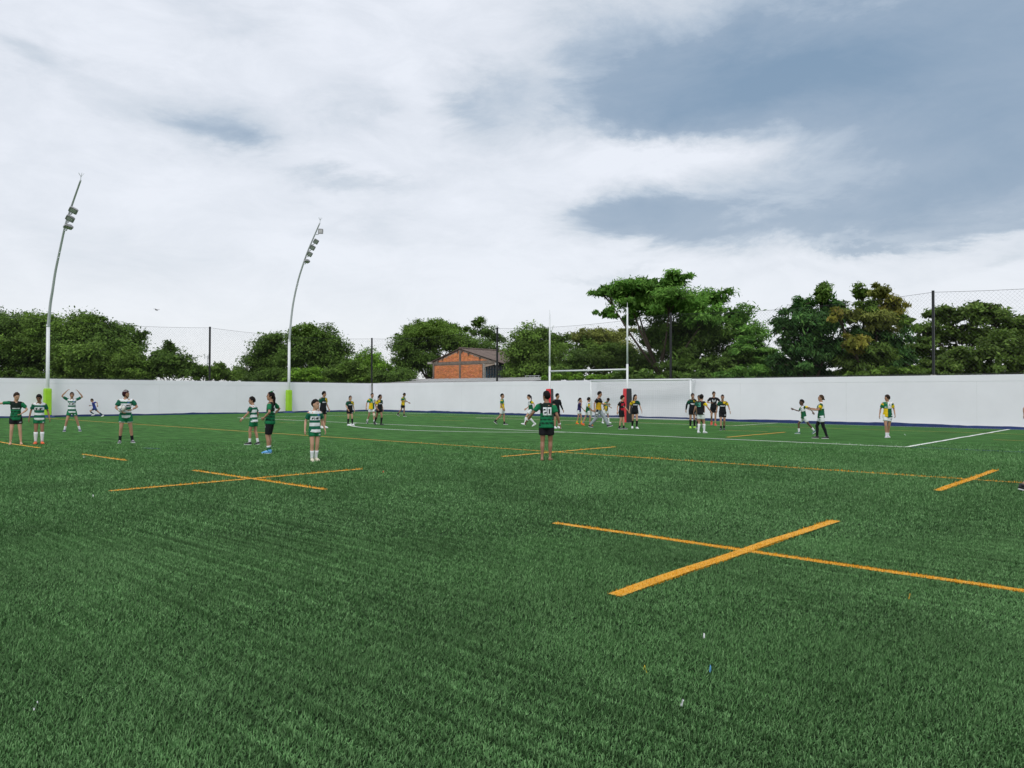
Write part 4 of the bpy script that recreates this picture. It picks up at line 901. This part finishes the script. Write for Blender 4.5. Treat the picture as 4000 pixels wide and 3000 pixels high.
person('child in blue sprinting left along the white wall', -29.3, -22.0, 1.40, -84, 'tan', 'blue', (.03,.06,.13), .5, lean=16, ra=(.12,.20,-.18), rh=(.4,-1,-.6), la=(.15,-.22,-.28), lh=(.3,-1,.2), rf=(.08,.06,.12,10), lf=(.09,-.58,.03,30), sock=(.04,.07,.09), sock_h=.30, shoe=WSH, hair='spiky', hairc=(.03,.018,.012), hs=1.1)
P5 = person('player in maroon scrum cap holding a rugby ball at his waist', 1.16, -31.86, 1.70, 4, 'tan', 'hoops', GREEN, .56, build=1.0, ra=(-.03,.21,-.36), rh=(1,-.5,-.5), la=(-.02,.20,-.30), lh=(1,-.4,-.4), rf=(.16,0,0,0), lf=(.20,-.02,0,0), sock=BLK, sock_h=.15, shoe=(.10,.10,.11), sole=WSH, hair='helmet', head=62, hpitch=6, hemcol=WHITE, wrist=(-1,))
person('boy in hooped jersey seen from behind stepping left with wrist tape', 4.89, -29.49, 1.47, -118, 'tan', 'hoops', GREEN, .55, ra=(.1,.05,-.5), la=(.16,.26,-.42), rf=(.09,-.12,.0,12), lf=(.09,.10,.0,0), sock=WSH, sock_h=.14, shoe=BLK, sole=WSH, hair='spiky', hs=1.1, head=-92, wrist=(-1,))
person('girl with green hair ribbon, hand on hip, in black cycling shorts', 8.41, -31.0, 1.63, -112, 'tan', 'greendark', BLK, .88, tight=True, lean=-3, ra=(.12,.04,-.34), rh=(1,-.7,0), la=(.04,.10,-.40), lh=(.8,-1,0), rf=(.09,.05,0,0), lf=(.09,.0,0,0), sock=(.015,.13,.06), sock2=WHITE, sock_h=.13, shoe=(.10,.34,.66), sole=(.5,.6,.7), hair='long', head=-88, extra='ribbon', number=('1', True, .0, 1.24, .018, .021))
person('man in black jersey with yellow chest patch behind the boy in cream shoes', -3.49, -21.27, 1.70, 40, 'tan', 'blackgold', BLK, .6, ra=(.14,.05,-.5), la=(.1,.1,-.48), shoe=WSH, hair='short', head=60, rf=(.12,.05,0,0))
person('boy in hooped jersey with cream canvas shoes standing closest to the camera', 11.27, -31.52, 1.42, 18, 'fair', 'hoops', GREEN, .46, lean=2, ra=(.13,.02,-.50), la=(.15,-.02,-.50), rf=(.08,.02,0,0), lf=(.06,-.06,0,0), sock=WSH, sock_h=.21, shoe=(.62,.58,.44), sole=(.7,.68,.6), hair='fade', hs=1.13, head=58)
person('girl in black jersey and knee socks left of the penalty arc tip', -5.0, -18.67, 1.48, 28, 'fair', 'blackgold', BLK, .5, ra=(.02,.14,-.46), la=(.12,.02,-.5), sock=BLK, sock_h=.31, shoe=WSH, hair='pony', hs=1.06, rf=(.11,.0,0,0), lf=(.14,.06,0,0), build=1.0)
person('player in quartered jersey with a bandaged knee walking by the corner', -6.1, -16.46, 1.64, 30, 'tan', 'quarters', WHITE, .55, ra=(.18,.0,-.48), la=(.1,.05,-.5), rf=(.10,-.30,.05,30), lf=(.08,.18,0,-5), sock=WSH, sock_h=.13, shoe=(.03,.04,.04), hair='fade', extra='bandage')
person('girl in black jersey with yellow sleeve walking beside the bandaged player', -4.46, -17.23, 1.56, 38, 'brown', 'blackgoldM', BLK, .42, ra=(.06,.12,-.47), la=(.1,.0,-.5), rf=(.06,-.34,.06,30), lf=(.05,.10,0,0), sock=BLK, sock_h=.33, shoe=BLK, sole=(.1,.1,.1), hair='pony', head=62, hs=1.04)
person('lone boy in yellow jersey and black shorts walking right by the far wall', -15.02, -6.83, 1.66, 72, 'brown', 'quarters', BLK, .62, ra=(.05,.16,-.30), rh=(.4,-1,-.4), la=(.1,.34,-.36), rf=(.06,-.36,.10,30), lf=(.06,.06,0,0), sock=BLK, sock_h=.1, shoe=BLK, hair='short', hpitch=-14)
person('boy in yellow and green jersey and white shorts walking right alone', -.23, -12.54, 1.60, 80, 'tan', 'quarters', WHITE, .68, lean=-2, ra=(.08,.10,-.5), la=(.1,.0,-.5), rf=(.07,-.38,.12,35), lf=(.07,.10,0,0), sock=BLK, sock_h=.09, shoe=BLK, hair='fade', head=72, hs=1.04)
person('barefoot player with number 20 on his back and arms held out', 15.17, -27.65, 1.66, 172, 'brown', 'greendark', BLK, .60, lean=0, ra=(.16,.05,-.49), la=(.33,.08,-.39), lh=(.2,-1,-.3), rf=(.08,.05,.0,0), lf=(.10,-.06,0,0), bare=True, hair='short', head=-142, hs=1.04, number=('20', True, .03, 1.225, .0156, .0192), wrist=(1, -1), build=.98)
person('long-haired player in yellow and green half hidden behind number 20', 2.94-.3, -13.6, 1.57, -80, 'fair', 'quarters', WHITE, .6, lean=8, ra=(.1,.2,-.4), la=(.14,-.1,-.46), rf=(.08,-.2,.1,30), lf=(.08,.34,.10,-20), sock=WSH, sock_h=.33, shoe=WSH, hair='pony')
person('young man all in black long sleeves right of number 20', 4.42, -13.84, 1.62, 32, 'tan', 'black', BLK, .75, ra=(.12,.0,-.5), la=(.17,.06,-.48), longsleeve=BLACK, shoe=WSH, hair='short', head=62)
person('small girl in navy shirt with hand on her mouth and yellow socks', 1.98, -8.87, 1.38, 66, 'tan', 'navy', WHITE, .5, ra=(-.12,.15,.04), rh=(.5,.3,-1), la=(.14,.20,-.44), rf=(.09,-.12,.0,10), lf=(.09,.14,0,0), sock=YELLOW, sock_h=.12, shoe=ORANGE, sole=ORANGE, hair='pony', hs=1.13)
person('boy in yellow jersey, grey socks and orange boots following the coach', 3.52, -10.2, 1.43, 108, 'tan', 'quartersM', WHITE, .62, lean=5, ra=(.08,.22,-.42), la=(.1,.28,-.40), rf=(.09,.12,0,0), lf=(.09,-.28,.03,20), sock=(.22,.24,.27), sock_h=.13, shoe=ORANGE, sole=ORANGE, hair='short', hs=1.1)
person('coach in ochre and black shirt and grey tracksuit trousers striding right', 5.33, -11.78, 1.82, 78, 'tan', 'goldcoach', BLK, build=.98, lean=2, ra=(.10,-.12,-.49), la=(.02,.38,-.24), lh=(.3,-.6,-1), rf=(.09,-.36,.02,12), lf=(.09,.42,.03,-14), trousers=(.30,.335,.36), shoe=(.03,.035,.045), sole=(.6,.6,.6), hair='short', head=72, hpitch=-6)
person('boy with bowed head in white shorts and socks inside the goal mouth', 2.36, -6.95, 1.43, 38, 'brown', 'quarters', WHITE, .62, lean=14, ra=(.0,.2,-.40), la=(.0,.28,-.26), rf=(.18,-.1,0,5), lf=(.20,.08,0,0), sock=WSH, sock_h=.28, shoe=WSH, hair='fade', hs=1.1, hpitch=-34)
person('boy with bowl haircut in red and black jersey beside the right post pad', 7.03, -12.37, 1.53, 62, 'fair', 'redblack', BLK, .66, ra=(.14,-.06,-.5), la=(.16,.22,-.44), rf=(.08,-.06,0,0), lf=(.08,.10,0,0), sock=BLK, sock_h=.09, shoe=BLK, sole=WSH, hair='bowl', hs=1.1, head=70)
person('smiling girl in black jersey with yellow sleeve right of the post pad', 7.19, -11.48, 1.57, 12, 'fair', 'blackgoldM', BLK, .40, ra=(.12,.0,-.5), la=(.18,.0,-.48), rf=(.09,-.22,.04,20), lf=(.08,.06,0,0), sock=BLK, sock_h=.31, shoe=WSH, hair='long', head=42, hs=1.06)
person('player in black with one hand on his face and neon yellow boots', 8.84, -9.09, 1.63, 16, 'tan', 'blackgold', BLK, .55, ra=(.16,.0,-.49), la=(-.10,.16,.06), lh=(.6,.3,-1), rf=(.10,0,0,0), lf=(.10,.02,0,0), sock=BLK, sock_h=.32, shoe=(.42,.80,.08), sole=(.5,.8,.2), longsleeve=BLACK, hair='short', hs=1.04)
person('player in black almost hidden behind number 15', 9.55, -9.7, 1.55, -20, 'brown', 'blackgold', BLK, .6, sock=BLK, sock_h=.3, shoe=(.02,.02,.05), hair='short', rf=(.10,0,0,0), lf=(.12,-.2,.2,50))
person('player with green number 15 on black jersey and long white socks', 11.49, -13.19, 1.58, 152, 'tan', 'blackgoldM', WHITE, .62, ra=(.26,.14,-.42), la=(.1,.1,-.48), rf=(.12,.08,0,0), lf=(.10,-.04,0,0), sock=WSH, sock_h=.32, shoe=WSH, sole=(.4,.4,.4), hair='short', hs=1.06, number=('15', True, -.05, 1.26, .0125, .0185), numcol=(.12,.42,.30), head=160)
person('tall player in black tee with white emblem and red shoes', 8.14, -5.59, 1.74, 4, 'tan', 'blacklogo', BLK, .6, ra=(.0,.22,-.24), rh=(1,-.5,-.5), la=(.02,.22,-.28), lh=(1,-.5,-.5), rf=(.09,-.24,.12,40), lf=(.07,.05,0,0), shoe=(.62,.06,.03), sole=(.7,.2,.15), hair='short', head=20)
person('player in black and gold jersey walking toward the camera with taped wrist', 10.86, -10.02, 1.58, -2, 'tan', 'blackgold', BLK, .62, ra=(.14,.0,-.50), la=(.19,.02,-.46), rf=(.07,.16,0,0), lf=(.06,-.14,.03,20), sock=BLK, sock_h=.12, shoe=(.015,.03,.025), sole=(.3,.3,.3), hair='fade', wrist=(-1,), hs=1.04)
person('small boy in white and green jersey running left with arms spread', 14.81, -10.81, 1.42, -76, 'dark', 'quarters', WHITE, .66, lean=6, ra=(.16,.36,-.10), rh=(.3,-.4,-1), la=(.22,-.34,-.28), rf=(.10,.20,0,0), lf=(.10,-.46,.08,35), sock=WSH, sock_h=.17, shoe=(.04,.13,.11), sole=WSH, hair='fade', hs=1.13)
person('player in white shorts over black leggings holding both hands forward', 16.54, -13.63, 1.60, -86, 'tan', 'quarters', WHITE, .55, lean=0, ra=(.02,.40,-.20), rh=(.3,-.5,-1), la=(.02,.36,-.26), lh=(.3,-.5,-1), rf=(.09,.14,0,0), lf=(.09,-.20,0,0), leggings=BLACK, shoe=BLK, sole=(.6,.6,.6), hair='bun', hairc=(.05,.028,.015), head=-84, hpitch=8)
person('player in quartered jersey looking left near the right box line', 18.1, -11.21, 1.60, 6, 'tan', 'quarters', WHITE, .56, lean=0, ra=(.13,-.02,-.50), la=(.10,.10,-.47), rf=(.05,.08,0,0), lf=(.02,-.12,0,0), sock=WSH, sock_h=.11, shoe=(.55,.56,.6), sole=WSH, hair='bowl', hairc=(.025,.015,.010), head=-62)
person('person in white shirt cut off by the right edge near the wall', 22.02, -7.97, 1.60, 84, 'tan', 'white', (.02,.02,.03), .6, ra=(.1,-.08,-.5), hair='short', shoe=WSH, sock=WSH, sock_h=.1)
person('person stepping out of the right edge with only a black shoe in view', 25.04, -26.65, 1.70, 92, 'tan', 'black', BLK, .6, ra=(.12,.1,-.5), rf=(.09,-.40,.02,12), lf=(.09,.32,0,0), shoe=BLK, sole=(.78,.78,.78), hair='short')
def rugby_ball():
    o, limb, s, T, pel, tor = P5; m = o.matrix_basis; p = m @ Vector(tor((.115, .215, 1.135))*s)
    t = thing('rugby_ball', 'white rugby ball with dark printed bands in the hands of the capped player', 'ball', p)
    t.rotation_euler = (.5, R(38), o.rotation_euler[2]+.4)
    mb = MB(); n, k = 20, 16; rings = []
    for i in range(k+1):
        a = math.pi*(.03+.94*i/k); rings.append([(-.145*math.cos(a), .098*math.sin(a)*math.cos(2*math.pi*j/n), .098*math.sin(a)*math.sin(2*math.pi*j/n)) for j in range(n)])
    mb.loft(rings); me = mb.mesh('shell'); q = coords(me); an = np.arctan2(q[:, 2], q[:, 1]); c = np.tile(np.array((.66,.66,.60)), (len(q), 1))
    c[(np.abs(np.abs(q[:, 0])-.095) < .014)] = (.05,.09,.20); c[(np.sin(an*4+q[:, 0]*22) > .72) & (np.abs(q[:, 0]) < .08)] = (.05,.06,.07)
    set_colors(me, c); me.materials.append(MT['shoe']); me.polygons.foreach_set('use_smooth', [True]*len(me.polygons)); link('shell', me, t)
    MB().obox((0, 0, .098), (.05, 0, 0), (0, .006, 0), (0, 0, .003)).build('lace_seam', 'white_metal', t)
rugby_ball()

# ------------------------------------------------------------------ scraps of litter on the turf
def ground_at(px, py):
    d = FW + (px-2000)/FPX*RT - (py-1500)/FPX*UP; return CAM + d*(-CAM[2]/d[2])
for i, (px, py, cl, label) in enumerate(((3553, 2346, (.62,.33,.02), 'small orange paper scrap right of the big yellow cross'), (2775, 2635, (.10,.32,.60), 'tiny blue plastic scrap on the near turf'), (2520, 2637, (.6,.5,.03), 'tiny yellow paper scrap on the near turf'),
        (2665, 2772, (.7,.72,.72), 'curled white plastic strip on the near turf'), (363, 1945, (.75,.76,.76), 'white paper scrap below the left yellow cross'), (330, 1791, (.75,.76,.76), 'white paper scrap by the short yellow dash at left'), (139, 2784, (.72,.73,.74), 'white scrap in the bottom left foreground'),
        (1496, 1850, (.6,.12,.05), 'tiny red scrap above the left yellow cross'), (2750, 2505, (.7,.72,.72), 'white sliver of plastic in the middle foreground'), (3535, 1701, (.75,.75,.75), 'white scrap on the turf beside the player looking left'))):
    p = ground_at(px, py); mb = MB(); r2 = np.random.default_rng(i+40); k = 7; d = np.linalg.norm(p-CAM); w_ = .005+.0009*d
    V = []; F = []
    for a in range(k):
        t_ = a/(k-1)-.5; V += [(t_*w_*2.2, w_*.32+r2.normal(0, w_*.1), .035+.02*math.sin(t_*5+i)+r2.uniform(0, .006)), (t_*w_*2.2, -w_*.32+r2.normal(0, w_*.1), .033+.02*math.sin(t_*5+i+.6))]
        if a: F.append((2*a-2, 2*a-1, 2*a+1, 2*a))
    n0 = len(V); V += [(a_, b_, c_-.002) for a_, b_, c_ in V]; F += [tuple(n0+q for q in reversed(f)) for f in F]
    mm = material('scrap_%d' % i, cl, .5, .1, 20); o = mb.add(V, F).build('litter_scrap', mm, None, False, p); o.rotation_euler = (0, 0, r2.uniform(0, 3)); tag(o, label, 'litter', 'scraps of litter on the turf')

# ------------------------------------------------------------------ turf fibres (too many to count)
TURF_A, TURF_B = (.044,.132,.034), (.188,.350,.142)
def turf_fibres():
    r = np.random.default_rng(5); fw2 = FW[:2]/np.linalg.norm(FW[:2]); rt2 = np.array([fw2[1], -fw2[0]])
    waves = [(r.normal(size=2)*k, r.uniform(0, 6.28), a) for k, a in ((.7,1),(.9,1),(1.6,.8),(2.3,.7),(4.5,.55),(6,.5),(9,.35)) for _ in range(3)]
    def fieldn(P):
        o = np.zeros(len(P))
        for kv, ph, a in waves: o += a*np.sin(P@kv+ph)
        return o/3.2
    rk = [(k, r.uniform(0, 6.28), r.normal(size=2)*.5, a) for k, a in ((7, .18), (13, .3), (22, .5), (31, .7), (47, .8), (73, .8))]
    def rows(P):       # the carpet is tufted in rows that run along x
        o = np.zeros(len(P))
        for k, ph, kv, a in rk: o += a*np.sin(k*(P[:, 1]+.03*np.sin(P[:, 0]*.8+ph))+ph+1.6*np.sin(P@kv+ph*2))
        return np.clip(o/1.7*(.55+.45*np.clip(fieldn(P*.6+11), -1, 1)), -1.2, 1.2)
    Vs, Cs = [], []; nv = nl = nb = 0; loops = []; starts = []
    LA = np.array([l[:5] for l in LINES]); LC = [{'yline': YEL, 'wline': WHI, 'bline': BLU}[l[5]] for l in LINES]
    for d0, d1, dens, ln, wd, seg in ((2.55, 3.7, 16500, .0205, .0046, 2), (3.7, 5.2, 15500, .0225, .0054, 1), (5.2, 8.5, 9800, .024, .0070, 1), (8.5, 26, 3600, .028, .0098, 1)):
        half = .70; n = int(half*(d1*d1-d0*d0)*dens); dd = np.sqrt(r.uniform(d0*d0, d1*d1, n)); u = r.uniform(-half, half, n)*dd; mw = 2.6; n2 = int(2*mw*(d1-d0)*dens*.33); inn = np.r_[np.ones(n, bool), np.zeros(n2, bool)]
        d2 = r.uniform(d0, d1, n2); u2 = r.uniform(0, mw, n2); u = np.r_[u, np.where(r.uniform(0, 1, n2) < .5, -1, 1)*(half*d2+u2)]; dd = np.r_[dd, d2]; n += n2      # sparser, broader fibres beside the photographed wedge
        P = CAM[:2] + dd[:, None]*fw2 + u[:, None]*rt2
        ok = (P[:, 0] > LX+.3) & (P[:, 1] < -.3) & (r.uniform(0, 1, n) < np.minimum(1, (8.5/dd)**1.6)*np.clip((26-dd)/13, 0, 1)); P = P[ok]; dd = dd[ok]; inn = inn[ok]; n = len(P); gr = np.maximum(1, dd/8.5)**.7*np.where(inn, 1, 1.45)
        f1 = fieldn(P); f2 = fieldn(P[:, ::-1]*1.1+7); rw = rows(P); th = .35+.5*f1+.9*rw+r.normal(0, 1.6, n); le = np.clip(.92+.10*f2+.16*rw+r.normal(0, .36, n), .1, 1.45)   # lean from upright
        dr = np.stack([np.cos(th), np.sin(th)], 1); L_ = ln*np.minimum(gr, 1.6)*r.uniform(.6, 1.3, n)*(1-.22*rw); h = L_*np.cos(le); e = L_*np.sin(le)
        wth = th+np.pi/2+r.normal(0, .5, n); wv = np.stack([np.cos(wth), np.sin(wth)], 1)*(wd*gr*r.uniform(.7, 1.3, n))[:, None]*.5
        mid = P+dr*(e*.42)[:, None]; tp = P+dr*e[:, None]; zm = h*.72+.004; zt = h*.98+.006; kv = 5 if seg == 2 else 3
        V = np.empty((n, kv, 3), np.float32)
        V[:, 0, :2] = P-wv; V[:, 0, 2] = 0; V[:, 1, :2] = P+wv; V[:, 1, 2] = 0; V[:, -1, :2] = tp; V[:, -1, 2] = zt
        if seg == 2: V[:, 2, :2] = mid+wv*.85; V[:, 2, 2] = zm; V[:, 3, :2] = mid-wv*.85; V[:, 3, 2] = zm
        tint = r.uniform(0, 1, n)[:, None]
        f3 = fieldn(P*1.9+3); c = (np.array(TURF_A)*(1-tint)+np.array(TURF_B)*tint)*(r.uniform(.75, 1.3, n)*(1+.10*f3+.24*rw))[:, None]  # random fibre tint, plus shading of leaning clumps and rows painted in
        kp = np.ones(n, bool)
        for (x0, y0, x1, y1, w_), lc in zip(LA, LC):
            a = np.array((x0, y0)); dv = np.array((x1-x0, y1-y0)); q = P-a; t = np.clip(q@dv/(dv@dv), 0, 1); ds = np.linalg.norm(q-t[:, None]*dv, axis=1); m = (ds < w_*.5+r.normal(0, .004, n)) & (t > 0) & (t < 1)
            if lc == BLU: m &= r.uniform(0, 1, n) < .6
            else: kp &= ~((ds < w_*.5+np.interp(dd, [5, 9], [.004, .035])) & ~m & (t > 0) & (t < 1) & (r.uniform(0, 1, n) < .7))
            c[m] = np.array(lc)*r.uniform(.75, 1.2, m.sum())[:, None]
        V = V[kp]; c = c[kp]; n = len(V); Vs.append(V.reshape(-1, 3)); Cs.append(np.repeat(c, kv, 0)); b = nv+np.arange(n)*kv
        if seg == 2: loops.append(np.stack([b, b+1, b+2, b+3, b+3, b+2, b+4], 1).ravel()); starts.append((nl+np.stack([np.arange(n)*7, np.arange(n)*7+4], 1)).ravel()); nl += n*7
        else: loops.append(np.stack([b, b+1, b+2], 1).ravel()); starts.append(nl+np.arange(n)*3); nl += n*3
        nv += n*kv; nb += n
    V = np.concatenate(Vs); lp = np.concatenate(loops).astype(np.int32); st = np.concatenate(starts).astype(np.int32)
    me = bpy.data.meshes.new('turf_fibres'); me.vertices.add(len(V)); me.vertices.foreach_set('co', V.ravel()); me.loops.add(len(lp)); me.loops.foreach_set('vertex_index', lp)
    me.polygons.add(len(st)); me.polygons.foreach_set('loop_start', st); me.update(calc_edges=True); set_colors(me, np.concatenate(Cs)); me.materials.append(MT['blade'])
    o = link('turf_fibres', me); tag(o, 'short green artificial turf fibres of the near pitch', 'turf', kind='stuff'); print('fibres', nb)
turf_fibres()
import sys as _s
print('TRIS', sum(len(o.data.loops)-2*len(o.data.polygons) for o in bpy.data.objects if o.type == 'MESH'), LEAVES, file=_s.stderr)
